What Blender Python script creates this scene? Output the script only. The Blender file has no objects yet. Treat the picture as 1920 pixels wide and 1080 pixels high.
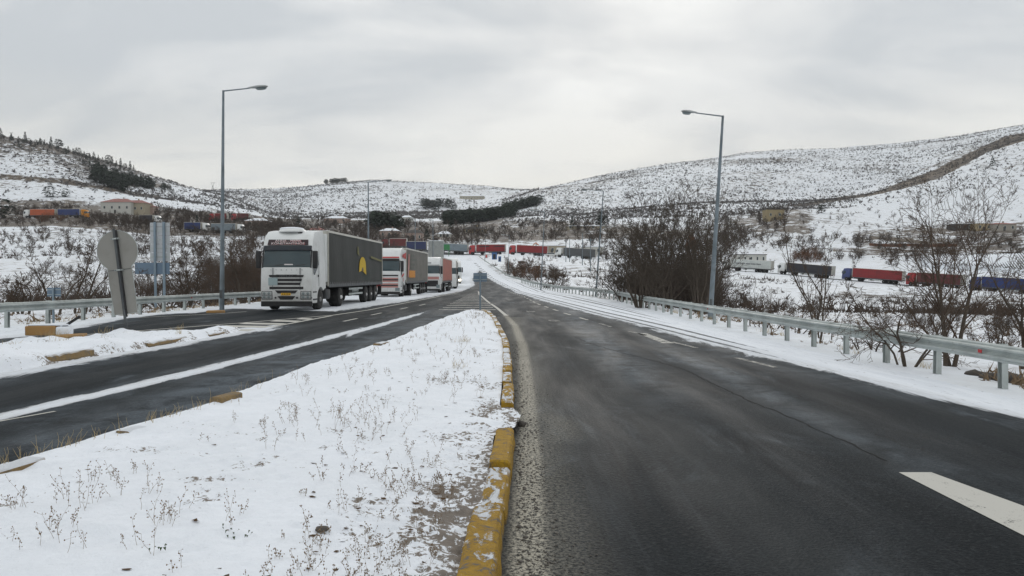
import bpy, bmesh, math, random
import numpy as np
from mathutils import Vector, Matrix, Euler

# ------------------------------------------------------------------ camera, world, sun, exposure
scene = bpy.context.scene
C = scene.collection
F = 1387.0          # focal length of the photograph in its own pixels (1920 wide)
CAMH = 1.7
HOR = 516.0         # pixel row of the level line
camd = bpy.data.cameras.new("camera"); camd.lens = 26.0; camd.sensor_width = 36.0
camd.clip_start = 0.1; camd.clip_end = 12000
cam = bpy.data.objects.new("camera", camd); C.objects.link(cam)
cam.location = (0, 0, CAMH)
cam.rotation_euler = (math.radians(90) - math.atan((540 - HOR) / F), 0, 0)
scene.camera = cam
scene.view_settings.view_transform = 'Standard'
try: scene.view_settings.look = 'None'
except Exception: pass
scene.view_settings.exposure = 0.36
scene.view_settings.gamma = 1.0
scene.view_settings.use_curve_mapping = False

SUN_EL, SUN_ROT = math.radians(24), math.radians(8)
world = bpy.data.worlds.new("World"); scene.world = world; world.use_nodes = True
def build_world():
    nt = world.node_tree; nt.nodes.clear(); N = nt.nodes.new; L = nt.links.new
    out = N('ShaderNodeOutputWorld'); bg = N('ShaderNodeBackground'); bg.inputs['Strength'].default_value = 0.1
    L(bg.outputs[0], out.inputs[0])
    sky = N('ShaderNodeTexSky'); sky.sky_type = 'NISHITA'; sky.sun_disc = False
    sky.sun_elevation = SUN_EL; sky.sun_rotation = SUN_ROT
    tc = N('ShaderNodeTexCoord'); sep = N('ShaderNodeSeparateXYZ'); L(tc.outputs['Generated'], sep.inputs[0])
    def M(op, a, b=None, c=None, clamp=False):
        n = N('ShaderNodeMath'); n.operation = op; n.use_clamp = clamp
        for i, v in enumerate((a, b, c)):
            if v is None: continue
            if isinstance(v, (int, float)): n.inputs[i].default_value = v
            else: L(v, n.inputs[i])
        return n.outputs[0]
    zc = M('MAXIMUM', sep.outputs[2], 0.0)
    den = M('ADD', zc, 0.40)
    cx = M('DIVIDE', sep.outputs[0], den); cy = M('DIVIDE', sep.outputs[1], den)
    comb = N('ShaderNodeCombineXYZ'); L(cx, comb.inputs[0]); L(cy, comb.inputs[1])
    def noise(scale, detail, rough, off, sx=1, sy=1):
        mp = N('ShaderNodeMapping'); mp.inputs['Location'].default_value = off; mp.inputs['Scale'].default_value = (sx, sy, 1)
        L(comb.outputs[0], mp.inputs[0])
        n = N('ShaderNodeTexNoise'); n.inputs['Scale'].default_value = scale; n.inputs['Detail'].default_value = detail
        n.inputs['Roughness'].default_value = rough; n.inputs['Distortion'].default_value = 0.5
        L(mp.outputs[0], n.inputs['Vector']); return n.outputs['Fac']
    n1 = noise(1.5, 6, 0.5, (2.2, 0.4, 0), 0.8, 1.5)
    n2 = noise(3.4, 6, 0.55, (7.7, 2.2, 0), 0.7, 1.5)
    mixn = M('ADD', M('MULTIPLY', n1, 0.6), M('MULTIPLY', n2, 0.4))
    cr = N('ShaderNodeValToRGB'); L(mixn, cr.inputs[0])
    e = cr.color_ramp.elements
    e[0].position = 0.40; e[0].color = (0.52, 0.55, 0.575, 1)
    e[1].position = 0.60; e[1].color = (0.80, 0.81, 0.80, 1)
    m = cr.color_ramp.elements.new(0.5); m.color = (0.67, 0.685, 0.69, 1)
    # warm light band low in the sky, broken by cloud
    t = M('SUBTRACT', 1.0, M('DIVIDE', zc, 0.24), clamp=True)
    t = M('MULTIPLY', t, M('MULTIPLY_ADD', n2, 2.2, -0.35, clamp=True))
    t = M('MULTIPLY', t, 0.9, clamp=True)
    mx = N('ShaderNodeMix'); mx.data_type = 'RGBA'; L(t, mx.inputs[0]); L(cr.outputs[0], mx.inputs[6])
    mx.inputs[7].default_value = (0.92, 0.88, 0.775, 1)
    sc = N('ShaderNodeVectorMath'); sc.operation = 'SCALE'; L(mx.outputs[2], sc.inputs[0]); sc.inputs['Scale'].default_value = 10.0
    mm = N('ShaderNodeMix'); mm.data_type = 'RGBA'; mm.inputs[0].default_value = 0.97
    L(sky.outputs[0], mm.inputs[6]); L(sc.outputs[0], mm.inputs[7])
    L(mm.outputs[2], bg.inputs['Color'])
build_world()
sund = bpy.data.lights.new("sun", 'SUN'); sund.energy = 0.5; sund.angle = math.radians(25); sund.color = (1.0, 0.95, 0.88)
sun = bpy.data.objects.new("sun", sund); C.objects.link(sun)
# light comes from ahead of the camera, low behind the cloud over the valley
sun.rotation_euler = Vector((-math.sin(SUN_ROT) * math.cos(SUN_EL), -math.cos(SUN_ROT) * math.cos(SUN_EL), -math.sin(SUN_EL))).to_track_quat('-Z', 'Y').to_euler()

# ------------------------------------------------------------------ helpers
rng = np.random.default_rng(7)
R = random.Random(11)
def tag(o, label=None, cat=None, group=None, kind=None):
    if label: o['label'] = label
    if cat: o['category'] = cat
    if group: o['group'] = group
    if kind: o['kind'] = kind
    return o
def P(u, y, Y):
    "the point of the place seen at photo pixel (u, y) at distance Y ahead"
    return Vector(((u - 960) / F * Y, Y, CAMH + (HOR - y) / F * Y))
def empty(name, loc=(0, 0, 0), rz=0.0, parent=None):
    o = bpy.data.objects.new(name, None); C.objects.link(o); o.location = loc; o.rotation_euler = (0, 0, rz)
    o.empty_display_size = 0.3
    if parent: o.parent = parent
    return o
class MB:
    def __init__(s): s.v = []; s.f = []
    def add(s, verts, faces, M=None):
        b = len(s.v)
        if M is not None: verts = [tuple(M @ Vector(p)) for p in verts]
        s.v.extend([tuple(p) for p in verts]); s.f.extend([tuple(i + b for i in f) for f in faces]); return s
    def box(s, x0, x1, y0, y1, z0, z1, M=None):
        return s.add([(x0,y0,z0),(x1,y0,z0),(x1,y1,z0),(x0,y1,z0),(x0,y0,z1),(x1,y0,z1),(x1,y1,z1),(x0,y1,z1)],
                     [(0,3,2,1),(4,5,6,7),(0,1,5,4),(1,2,6,5),(2,3,7,6),(3,0,4,7)], M)
    def hexa(s, p):   # 8 points, bottom ring then top ring
        return s.add(p, [(0,3,2,1),(4,5,6,7),(0,1,5,4),(1,2,6,5),(2,3,7,6),(3,0,4,7)])
    def tube(s, p0, p1, r0, r1=None, n=8, caps=True):
        r1 = r0 if r1 is None else r1
        p0 = Vector(p0); p1 = Vector(p1); d = (p1 - p0)
        if d.length < 1e-6: return s
        q = d.to_track_quat('Z', 'Y'); b = len(s.v)
        for p, r in ((p0, r0), (p1, r1)):
            for k in range(n):
                a = 2 * math.pi * k / n
                s.v.append(tuple(p + q @ Vector((math.cos(a) * r, math.sin(a) * r, 0))))
        for k in range(n): s.f.append((b + k, b + (k + 1) % n, b + n + (k + 1) % n, b + n + k))
        if caps: s.f.append(tuple(b + k for k in reversed(range(n)))); s.f.append(tuple(b + n + k for k in range(n)))
        return s
    def path(s, pts, r, n=8):
        for a, b in zip(pts[:-1], pts[1:]): s.tube(a, b, r, r, n)
        return s
    def prism(s, poly, a0, a1, axis='x', M=None):   # poly in the other two axes
        n = len(poly)
        if axis == 'x': vs = [(a0, p, q) for p, q in poly] + [(a1, p, q) for p, q in poly]
        elif axis == 'y': vs = [(p, a0, q) for p, q in poly] + [(p, a1, q) for p, q in poly]
        else: vs = [(p, q, a0) for p, q in poly] + [(p, q, a1) for p, q in poly]
        return s.add(vs, [tuple(range(n)), tuple(range(2 * n - 1, n - 1, -1))] + [(k, n + k, n + (k + 1) % n, (k + 1) % n) for k in range(n)], M)
    def lathe(s, prof, c=(0, 0, 0), axis='x', n=20, M=None):   # prof: (offset along axis, radius)
        vs = []
        for a, r in prof:
            for k in range(n):
                t = 2 * math.pi * k / n
                if axis == 'x': vs.append((c[0] + a, c[1] + r * math.cos(t), c[2] + r * math.sin(t)))
                else: vs.append((c[0] + r * math.cos(t), c[1] + r * math.sin(t), c[2] + a))
        m = len(prof); fs = []
        for i in range(m - 1):
            for k in range(n): fs.append((i*n+k, i*n+(k+1)%n, (i+1)*n+(k+1)%n, (i+1)*n+k))
        fs.append(tuple(range(n))); fs.append(tuple((m-1)*n + k for k in range(n)))
        return s.add(vs, fs, M)
    def mesh(s, name, bevel=0.0, seg=2, smooth=False, angle=40):
        me = bpy.data.meshes.new(name); me.from_pydata(s.v, [], s.f)
        bm = bmesh.new(); bm.from_mesh(me)
        bmesh.ops.recalc_face_normals(bm, faces=bm.faces)
        if bevel > 0:
            es = [e for e in bm.edges if len(e.link_faces) == 2 and e.calc_face_angle(0) > math.radians(angle)]
            bmesh.ops.bevel(bm, geom=es, offset=bevel, segments=seg, affect='EDGES', profile=0.5, clamp_overlap=True)
        if smooth:
            for f in bm.faces: f.smooth = True
            for e in bm.edges:
                if len(e.link_faces) == 2 and e.calc_face_angle(0) > math.radians(50): e.smooth = False
        bm.to_mesh(me); bm.free(); return me
    def build(s, name, m, parent=None, bevel=0.0, seg=2, smooth=False, angle=40):
        return mobj(name, s.mesh(name, bevel, seg, smooth, angle), m, parent)
def mobj(name, me, m=None, parent=None):
    if m is not None and len(me.materials) == 0: me.materials.append(m)
    o = bpy.data.objects.new(name, me); C.objects.link(o)
    if parent: o.parent = parent
    return o
def npmesh(name, V, Fc, m=None, parent=None, smooth=False, attrs=None):
    "V (n,3), Fc (k,3|4) arrays"
    me = bpy.data.meshes.new(name); V = np.asarray(V, np.float32); Fc = np.asarray(Fc, np.int32)
    k = Fc.shape[1]
    me.vertices.add(len(V)); me.vertices.foreach_set('co', V.ravel())
    me.loops.add(Fc.size); me.loops.foreach_set('vertex_index', Fc.ravel())
    me.polygons.add(len(Fc)); me.polygons.foreach_set('loop_start', np.arange(0, Fc.size, k, dtype=np.int32))
    me.polygons.foreach_set('loop_total', np.full(len(Fc), k, np.int32))
    if smooth: me.polygons.foreach_set('use_smooth', np.ones(len(Fc), bool))
    me.update(calc_edges=True)
    for an, av in (attrs or {}).items():
        a = me.attributes.new(an, 'FLOAT', 'POINT'); a.data.foreach_set('value', np.asarray(av, np.float32).ravel())
    return mobj(name, me, m, parent)
def copy_tree(o, parent=None):
    c = o.copy(); C.objects.link(c); c.parent = parent
    for ch in list(o.children): copy_tree(ch, c)
    return c
def lerp_pts(tab, x):
    t = np.array(tab, float); return np.interp(x, t[:, 0], t[:, 1])
def sstep(a, b, x):
    t = np.clip((x - a) / (b - a), 0, 1); return t * t * (3 - 2 * t)
def hash2(ix, iy, seed):
    h = (ix.astype(np.int64) * 374761393 + iy.astype(np.int64) * 668265263 + seed * 974634777) & 0x7fffffff
    h = ((h ^ (h >> 13)) * 1274126177) & 0x7fffffff
    return ((h ^ (h >> 16)) & 0xffff) / 65535.0
def vnoise(x, y, seed=0):
    ix = np.floor(x); iy = np.floor(y); fx = x - ix; fy = y - iy
    fx = fx * fx * (3 - 2 * fx); fy = fy * fy * (3 - 2 * fy)
    a = hash2(ix, iy, seed); b = hash2(ix + 1, iy, seed); c = hash2(ix, iy + 1, seed); d = hash2(ix + 1, iy + 1, seed)
    return (a * (1 - fx) + b * fx) * (1 - fy) + (c * (1 - fx) + d * fx) * fy * 1.0
def fbm(x, y, oct=4, seed=0, gain=0.5):
    s = 0; a = 1; t = 0
    for i in range(oct):
        s = s + a * (vnoise(x * 2 ** i + 13.7 * i, y * 2 ** i + 7.1 * i, seed + i) - 0.5); t += a; a *= gain
    return s / t * 2      # about -1..1
# ------------------------------------------------------------------ materials
class NT:
    def __init__(s, name):
        s.m = bpy.data.materials.new(name); s.m.use_nodes = True; s.nt = s.m.node_tree
        s.nt.nodes.clear(); s.out = s.N('ShaderNodeOutputMaterial'); s.b = s.N('ShaderNodeBsdfPrincipled')
        s.L(s.b.outputs[0], s.out.inputs[0]); s.b.inputs['Specular IOR Level'].default_value = 0.4
    def N(s, t): return s.nt.nodes.new(t)
    def L(s, a, b): s.nt.links.new(a, b)
    def put(s, sock, v):
        if isinstance(v, (int, float)): sock.default_value = v
        elif isinstance(v, (tuple, list)): sock.default_value = tuple(v) + ((1,) if len(v) == 3 and sock.type == 'RGBA' else ())
        else: s.L(v, sock)
    def M(s, op, a, b=None, c=None, clamp=False):
        n = s.N('ShaderNodeMath'); n.operation = op; n.use_clamp = clamp
        for i, v in enumerate((a, b, c)):
            if v is not None: s.put(n.inputs[i], v)
        return n.outputs[0]
    def co(s, kind='Object', scale=(1, 1, 1), loc=(0, 0, 0), rot=(0, 0, 0)):
        tc = s.N('ShaderNodeTexCoord'); mp = s.N('ShaderNodeMapping')
        mp.inputs['Scale'].default_value = scale; mp.inputs['Location'].default_value = loc; mp.inputs['Rotation'].default_value = rot
        s.L(tc.outputs[kind], mp.inputs[0]); return mp.outputs[0]
    def geo(s, scale=(1, 1, 1), loc=(0, 0, 0)):
        g = s.N('ShaderNodeNewGeometry'); mp = s.N('ShaderNodeMapping'); mp.inputs['Scale'].default_value = scale; mp.inputs['Location'].default_value = loc
        s.L(g.outputs['Position'], mp.inputs[0]); return mp.outputs[0]
    def noise(s, vec, scale, detail=4, rough=0.5, dist=0.0):
        n = s.N('ShaderNodeTexNoise'); s.L(vec, n.inputs['Vector'])
        n.inputs['Scale'].default_value = scale; n.inputs['Detail'].default_value = detail
        n.inputs['Roughness'].default_value = rough; n.inputs['Distortion'].default_value = dist
        return n.outputs['Fac']
    def voro(s, vec, scale, feature='F1', out='Distance', rnd=1.0):
        n = s.N('ShaderNodeTexVoronoi'); n.feature = feature; s.L(vec, n.inputs['Vector']); n.inputs['Scale'].default_value = scale
        n.inputs['Randomness'].default_value = rnd
        return n.outputs[out]
    def step(s, v, a, b):
        n = s.N('ShaderNodeMapRange'); n.interpolation_type = 'SMOOTHSTEP'; s.put(n.inputs[0], v)
        s.put(n.inputs[1], a); s.put(n.inputs[2], b); return n.outputs[0]
    def lin(s, v, a, b, c, d):
        n = s.N('ShaderNodeMapRange'); s.put(n.inputs[0], v)
        for i, q in enumerate((a, b, c, d)): s.put(n.inputs[i + 1], q)
        return n.outputs[0]
    def mix(s, f, a, b):
        n = s.N('ShaderNodeMix'); n.data_type = 'RGBA'; s.put(n.inputs[0], f); s.put(n.inputs[6], a); s.put(n.inputs[7], b); return n.outputs[2]
    def fmix(s, f, a, b):
        n = s.N('ShaderNodeMix'); s.put(n.inputs[0], f); s.put(n.inputs[2], a); s.put(n.inputs[3], b); return n.outputs[0]
    def attr(s, name):
        n = s.N('ShaderNodeAttribute'); n.attribute_name = name; return n.outputs['Fac']
    def bump(s, h, strength=0.5, dist=0.02):
        n = s.N('ShaderNodeBump'); n.inputs['Strength'].default_value = strength; n.inputs['Distance'].default_value = dist
        s.put(n.inputs['Height'], h); s.L(n.outputs[0], s.b.inputs['Normal']); return n
    def col(s, v): s.put(s.b.inputs['Base Color'], v)
    def rough(s, v): s.put(s.b.inputs['Roughness'], v)

SNOW = (0.80, 0.835, 0.885)
def mat_plain(name, col, rough=0.6, dirt=0.25, dcol=(0.09, 0.08, 0.07), scale=3.0, metal=0.0, coat=0.0, bump=0.0, bs=40, lowdirt=0.0):
    t = NT(name); v = t.co('Object')
    n = t.noise(v, scale, 6, 0.6, 0.3)
    f = t.M('MULTIPLY', t.step(n, 0.45, 0.8), dirt)
    if lowdirt > 0:
        sp = t.N('ShaderNodeSeparateXYZ'); t.L(v, sp.inputs[0])
        g = t.lin(sp.outputs[2], 0.2, 2.2, lowdirt, 0.0)
        f = t.M('ADD', f, t.M('MULTIPLY', g, t.lin(t.noise(v, 6, 5, 0.6), 0.3, 0.7, 0.4, 1.2)), clamp=True)
    t.col(t.mix(f, col, dcol)); t.rough(t.fmix(f, rough, 0.85))
    t.b.inputs['Metallic'].default_value = metal; t.b.inputs['Coat Weight'].default_value = coat
    if bump: t.bump(t.noise(v, bs, 4, 0.6), bump, 0.01)
    return t.m

def mat_ground():
    t = NT('snowy_ground'); g = t.geo()
    snow = t.attr('snow'); scrub = t.attr('scrub'); brown = t.attr('brown'); far = t.attr('far')
    # near scale cover: clods and bare tufts; far scale cover: scrub specks
    n_near = t.noise(g, 2.6, 7, 0.62, 0.4); n_mid = t.noise(t.geo((0.30, 0.42, 0.30)), 1.0, 8, 0.66, 0.6)
    n_far = t.noise(t.geo((0.21, 0.21, 0.21)), 1.0, 6, 0.72, 0.3)
    nn = t.fmix(t.step(far, 0.0, 0.35), n_near, t.fmix(t.step(far, 0.3, 0.9), n_mid, n_far))
    thr = t.M('SUBTRACT', 0.80, t.M('MULTIPLY', scrub, 0.40))
    bare = t.step(nn, t.M('SUBTRACT', thr, 0.05), t.M('ADD', thr, 0.05))
    b2 = t.step(t.M('ADD', brown, t.M('MULTIPLY', t.M('SUBTRACT', n_far, 0.5), 1.3)), 0.42, 0.6)
    bare = t.M('MAXIMUM', t.M('MULTIPLY', bare, 0.93), b2)
    earth = t.mix(t.noise(g, 0.9, 5, 0.7), (0.055, 0.043, 0.032), (0.17, 0.13, 0.09))
    earth = t.mix(t.step(t.noise(t.geo((0.05, 0.05, 0.05)), 1, 4, 0.6), 0.45, 0.62), earth, (0.10, 0.082, 0.065))
    sn = t.mix(t.step(t.noise(g, 0.35, 5, 0.6), 0.35, 0.75), SNOW, (0.72, 0.745, 0.77))
    sn = t.mix(t.M('MULTIPLY', t.step(n_mid, 0.48, 0.72), t.M('MULTIPLY', scrub, 0.75)), sn, (0.40, 0.36, 0.31))
    t.col(t.mix(bare, sn, earth)); t.rough(0.75)
    t.b.inputs['Specular IOR Level'].default_value = 0.2
    t.bump(t.M('ADD', t.M('MULTIPLY', n_near, 0.5), t.M('MULTIPLY', t.noise(g, 14, 5, 0.6), 0.25)), 0.6, 0.12)
    return t.m

def mat_road():
    t = NT('asphalt'); g = t.geo()
    es = t.attr('snowdist')      # signed metres: >0 inside snow
    track = t.attr('track'); side = t.attr('side'); frost = t.attr('frost')
    # asphalt: aggregate, patches, long tyre-worn bands
    fine = t.noise(g, 26, 5, 0.85); agg = t.voro(g, 48, 'F1'); big = t.noise(t.geo((1.1, 0.16, 1)), 1.0, 6, 0.62, 0.4)
    big2 = t.noise(t.geo((0.35, 0.22, 1), (4, 9, 0)), 1.0, 7, 0.65, 0.8)
    base = t.mix(t.step(big2, 0.35, 0.66), (0.006, 0.0085, 0.011), (0.016, 0.0205, 0.0245))
    base = t.mix(t.M('MULTIPLY', t.step(big, 0.5, 0.75), 0.5), base, (0.030, 0.035, 0.038))
    base = t.mix(t.M('MULTIPLY', t.step(fine, 0.48, 0.62), 0.55), base, (0.044, 0.050, 0.053))
    base = t.mix(t.M('MULTIPLY', t.step(agg, 0.40, 0.15), 0.55), base, (0.004, 0.005, 0.006))
    st = t.noise(t.geo((4.5, 0.10, 1), (2, 5, 0)), 1.0, 7, 0.7, 0.5)
    base = t.mix(t.M('MULTIPLY', t.step(st, 0.52, 0.70), 0.5), base, (0.036, 0.042, 0.048)); base = t.mix(t.M('MULTIPLY', t.step(st, 0.46, 0.30), 0.6), base, (0.006, 0.007, 0.009))
    sx = t.N('ShaderNodeSeparateXYZ'); t.L(g, sx.inputs[0]); wx = t.M('ADD', sx.outputs[0], t.M('MULTIPLY', big2, .9))
    wp = t.M('MULTIPLY_ADD', t.M('SINE', t.M('MULTIPLY', wx, 3.6)), .5, .5)
    base = t.mix(t.M('MULTIPLY', t.step(wp, .45, .95), 0.35), base, (0.026, 0.030, 0.032))
    # pale salt and frost: cloudy bands
    fr = t.noise(t.geo((0.55, 0.30, 1), (1.5, 0.3, 0)), 1.0, 8, 0.68, 1.2)
    fr2 = t.noise(t.geo((2.6, 0.35, 1), (8, 1, 0)), 1.0, 8, 0.7, 1.0)
    fm = t.M('MULTIPLY', t.step(fr, 0.50, 0.72), t.step(fr2, 0.38, 0.68))
    fm = t.M('ADD', t.M('MULTIPLY', fm, 0.9), t.M('MULTIPLY', frost, t.step(t.noise(g, 1.2, 7, 0.7, 0.6), 0.28, 0.7)), clamp=True)
    fm = t.M('MULTIPLY', fm, t.lin(fine, 0.3, 0.7, 0.45, 1.1), clamp=True)
    sy = t.N('ShaderNodeSeparateXYZ'); t.L(g, sy.inputs[0]); fm = t.M('MULTIPLY', fm, t.lin(sy.outputs[1], 4.0, 13, .42, 1.0), clamp=True)
    base = t.mix(t.M('MULTIPLY', fm, 0.80), base, (0.17, 0.20, 0.23))
    # warm grit along the kerb
    base = t.mix(t.M('MULTIPLY', side, t.step(t.noise(g, 34, 6, 0.8), 0.40, 0.60)), base, (0.42, 0.395, 0.33))
    # hairline cracks
    cv = t.N('ShaderNodeTexVoronoi'); cv.feature = 'DISTANCE_TO_EDGE'; cv.inputs['Scale'].default_value = 0.42
    dn = t.N('ShaderNodeTexNoise'); dn.inputs['Scale'].default_value = 2.2; dn.inputs['Detail'].default_value = 6; t.L(g, dn.inputs['Vector'])
    vm = t.N('ShaderNodeVectorMath'); vm.operation = 'MULTIPLY_ADD'; t.L(dn.outputs['Color'], vm.inputs[0]); vm.inputs[1].default_value = (1.3, 1.3, 0); t.L(g, vm.inputs[2])
    t.L(vm.outputs[0], cv.inputs['Vector'])
    crack = t.M('MULTIPLY', t.step(cv.outputs[0], 0.007, 0.001), t.step(t.noise(g, 0.31, 3, 0.5), 0.54, 0.62))
    base = t.mix(t.M('MULTIPLY', crack, 0.8), base, (0.012, 0.012, 0.012))
    # snow cover with an eaten edge and tyre tracks pressed through it
    ns = t.noise(t.geo((1.6, 0.5, 1)), 1.0, 8, 0.68, 0.7); nf = t.noise(t.geo((9, 2.2, 1)), 1.0, 6, 0.7)
    e = t.M('ADD', es, t.M('MULTIPLY', t.M('SUBTRACT', ns, 0.5), 1.5))
    e = t.M('ADD', e, t.M('MULTIPLY', t.M('SUBTRACT', nf, 0.5), 0.55))
    sm = t.step(e, -0.10, 0.12)
    tr = t.step(t.M('ADD', track, t.M('MULTIPLY', t.M('SUBTRACT', nf, 0.5), 0.9)), 0.42, 0.75)
    sm = t.M('MULTIPLY', sm, t.M('SUBTRACT', 1.0, t.M('MULTIPLY', tr, 0.88)))
    dirty = t.mix(t.step(nf, 0.40, 0.72), (0.70, 0.73, 0.77), (0.50, 0.51, 0.52))
    cl = t.mix(t.step(e, 0.15, 1.1), dirty, SNOW)
    cl = t.mix(t.M('MULTIPLY', t.step(t.noise(t.geo((7, 3.0, 1), (5, 5, 0)), 1.0, 7, 0.75, 0.6), 0.60, 0.66), 0.75), cl, (0.12, 0.11, 0.10))
    cl = t.mix(t.M('MULTIPLY', t.step(ns, 0.42, 0.62), 0.35), cl, (0.60, 0.64, 0.70))
    t.col(t.mix(sm, base, cl)); t.rough(t.fmix(sm, t.lin(big, 0.3, 0.7, 0.48, 0.75), 0.7))
    t.b.inputs['Specular IOR Level'].default_value = 0.045
    h = t.M('ADD', t.M('MULTIPLY', fine, 0.35), t.M('MULTIPLY', agg, 0.3))
    h = t.M('ADD', h, t.M('MULTIPLY', sm, t.M('MULTIPLY_ADD', ns, 2.0, 1.0)))
    t.bump(h, 0.9, 0.016)
    return t.m

def mat_island():
    t = NT('island_snow'); g = t.geo(); ed = t.attr('debris')
    n1 = t.noise(g, 5.0, 8, 0.62, 0.5); n2 = t.noise(g, 22, 6, 0.66, 0.4); n3 = t.noise(g, 1.1, 4, 0.5)
    cover = t.M('ADD', t.M('MULTIPLY', n1, 0.45), t.M('MULTIPLY', n2, 0.55))
    thr = t.M('SUBTRACT', 0.70, t.M('MULTIPLY', ed, 0.185))
    bare = t.step(cover, t.M('SUBTRACT', thr, 0.018), t.M('ADD', thr, 0.03))
    earth = t.mix(n2, (0.05, 0.038, 0.026), (0.20, 0.15, 0.10))
    sn = t.mix(t.step(n3, 0.35, 0.7), (0.84, 0.875, 0.93), (0.80, 0.835, 0.885))
    sn = t.mix(t.M('MULTIPLY', t.step(n2, 0.56, 0.75), 0.18), sn, (0.50, 0.50, 0.52))
    t.col(t.mix(t.M('MULTIPLY', bare, 0.9), sn, earth)); t.rough(0.8); t.b.inputs['Specular IOR Level'].default_value = 0.2
    t.b.inputs['Subsurface Weight'].default_value = 0.0
    t.bump(t.M('ADD', t.M('MULTIPLY', n1, 1.0), t.M('MULTIPLY', n2, 0.45)), 0.75, 0.035)
    return t.m

def mat_kerb(name='yellow_kerb_paint', A=(0.50, 0.30, 0.020), B=(0.34, 0.19, 0.016)):
    t = NT(name); g = t.geo()
    n = t.noise(g, 9, 8, 0.72, 0.6); n2 = t.noise(g, 40, 5, 0.75); nf = t.noise(t.geo((6, 2.5, 6), (3, 3, 3)), 1, 6, 0.7, 0.8)
    c = t.mix(t.step(n, 0.3, 0.7), A, B)
    c = t.mix(t.M('MULTIPLY', t.step(n2, 0.48, 0.68), 0.75), c, (0.20, 0.14, 0.06))
    c = t.mix(t.step(n, 0.565, 0.60), c, (0.17, 0.15, 0.12))
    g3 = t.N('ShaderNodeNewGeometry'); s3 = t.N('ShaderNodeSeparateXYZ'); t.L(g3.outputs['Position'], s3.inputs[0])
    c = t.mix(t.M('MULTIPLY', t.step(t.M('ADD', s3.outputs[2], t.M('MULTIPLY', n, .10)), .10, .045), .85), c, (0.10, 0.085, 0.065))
    g2 = t.N('ShaderNodeNewGeometry'); sp = t.N('ShaderNodeSeparateXYZ'); t.L(g2.outputs['Normal'], sp.inputs[0])
    up = t.step(sp.outputs[2], 0.35, 0.85)
    sn = t.M('MULTIPLY', up, t.step(t.M('ADD', nf, t.attr('snowy')), 0.60, 0.66))
    t.col(t.mix(sn, c, SNOW)); t.rough(0.8)
    t.bump(t.M('ADD', t.M('ADD', n2, t.M('MULTIPLY', n, 1.6)), t.M('MULTIPLY', sn, 0.6)), 0.9, 0.03)
    return t.m

def mat_marking():
    t = NT('road_paint'); g = t.geo()
    n = t.noise(g, 4.5, 8, 0.72, 0.5); n2 = t.noise(g, 55, 4, 0.75); wear = t.attr('wear')
    worn = t.step(t.M('ADD', t.M('MULTIPLY', n, 0.55), t.M('MULTIPLY', n2, 0.45)), t.M('SUBTRACT', 0.66, wear), t.M('SUBTRACT', 0.74, wear))
    t.col(t.mix(worn, (0.50, 0.49, 0.45), (0.05, 0.052, 0.052))); t.rough(0.8)
    return t.m

def mat_galv(name='galvanised_steel', base=(0.42, 0.45, 0.46), d=(0.22, 0.25, 0.26)):
    t = NT(name); v = t.geo(); n = t.noise(v, 1.2, 6, 0.65, 0.5); n2 = t.noise(t.geo((8, 8, 1.2)), 1, 5, 0.6)
    c = t.mix(t.step(n, 0.35, 0.7), base, d); c = t.mix(t.M('MULTIPLY', t.step(n2, 0.5, 0.8), 0.5), c, (0.16, 0.15, 0.14))
    t.col(c); t.rough(t.lin(n, 0.3, 0.7, 0.5, 0.7)); t.b.inputs['Metallic'].default_value = 0.3
    return t.m

def mat_bark(name, a=(0.050, 0.040, 0.033), b=(0.12, 0.10, 0.08)):
    t = NT(name); g = t.geo((1, 1, 0.3)); n = t.noise(g, 14, 5, 0.7); t.col(t.mix(n, a, b)); t.rough(0.9)
    t.b.inputs['Specular IOR Level'].default_value = 0.15
    return t.m
def mat_leafy(name, a, b, snow=0.0):
    t = NT(name); g = t.geo(); n = t.noise(g, 0.7, 4, 0.6); n2 = t.noise(g, 3.1, 3, 0.6)
    c = t.mix(n, a, b)
    if snow: c = t.mix(t.M('MULTIPLY', t.step(n2, 0.6, 0.68), snow), c, SNOW)
    t.col(c); t.rough(0.9); t.b.inputs['Specular IOR Level'].default_value = 0.1
    return t.m
def mat_glass(name='dark_glass', col=(0.02, 0.03, 0.035), rough=0.12):
    t = NT(name); v = t.co('Object'); n = t.noise(v, 1.3, 3, 0.5)
    t.col(t.mix(n, col, tuple(c * 2.2 for c in col))); t.rough(rough); t.b.inputs['Specular IOR Level'].default_value = 0.6
    return t.m
def mat_emit(name, col, s):
    t = NT(name); t.b.inputs['Emission Color'].default_value = col + (1,); t.b.inputs['Emission Strength'].default_value = s; t.col(col); return t.m

M = {}
M['ground'] = mat_ground(); M['road'] = mat_road(); M['island'] = mat_island(); M['kerb'] = mat_kerb(); M['kerb_worn'] = mat_kerb('worn_kerb_paint', (0.32, 0.21, 0.08), (0.24, 0.18, 0.11)); M['paint'] = mat_marking(); M['crack_shade'] = mat_plain('crack_shadow', (0.003, 0.003, 0.004), .95, .1)
M['galv'] = mat_galv('galvanised_steel', (0.46, 0.50, 0.49), (0.33, 0.36, 0.355)); M['galv_dark'] = mat_galv('dark_steel', (0.10, 0.11, 0.115), (0.06, 0.065, 0.07))
M['polesteel'] = mat_galv('pole_steel', (0.20, 0.24, 0.27), (0.13, 0.16, 0.18))
M['bark'] = mat_bark('bark'); M['twig'] = mat_bark('twig_bark', (0.055, 0.040, 0.030), (0.125, 0.090, 0.068))
M['thicket'] = mat_bark('thicket_bark', (0.050, 0.040, 0.034), (0.105, 0.082, 0.068))
M['scrub'] = mat_leafy('scrub_leaves', (0.070, 0.069, 0.072), (0.16, 0.145, 0.135))
M['conifer'] = mat_leafy('conifer_needles', (0.012, 0.020, 0.014), (0.035, 0.048, 0.030), 0.0)
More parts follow.
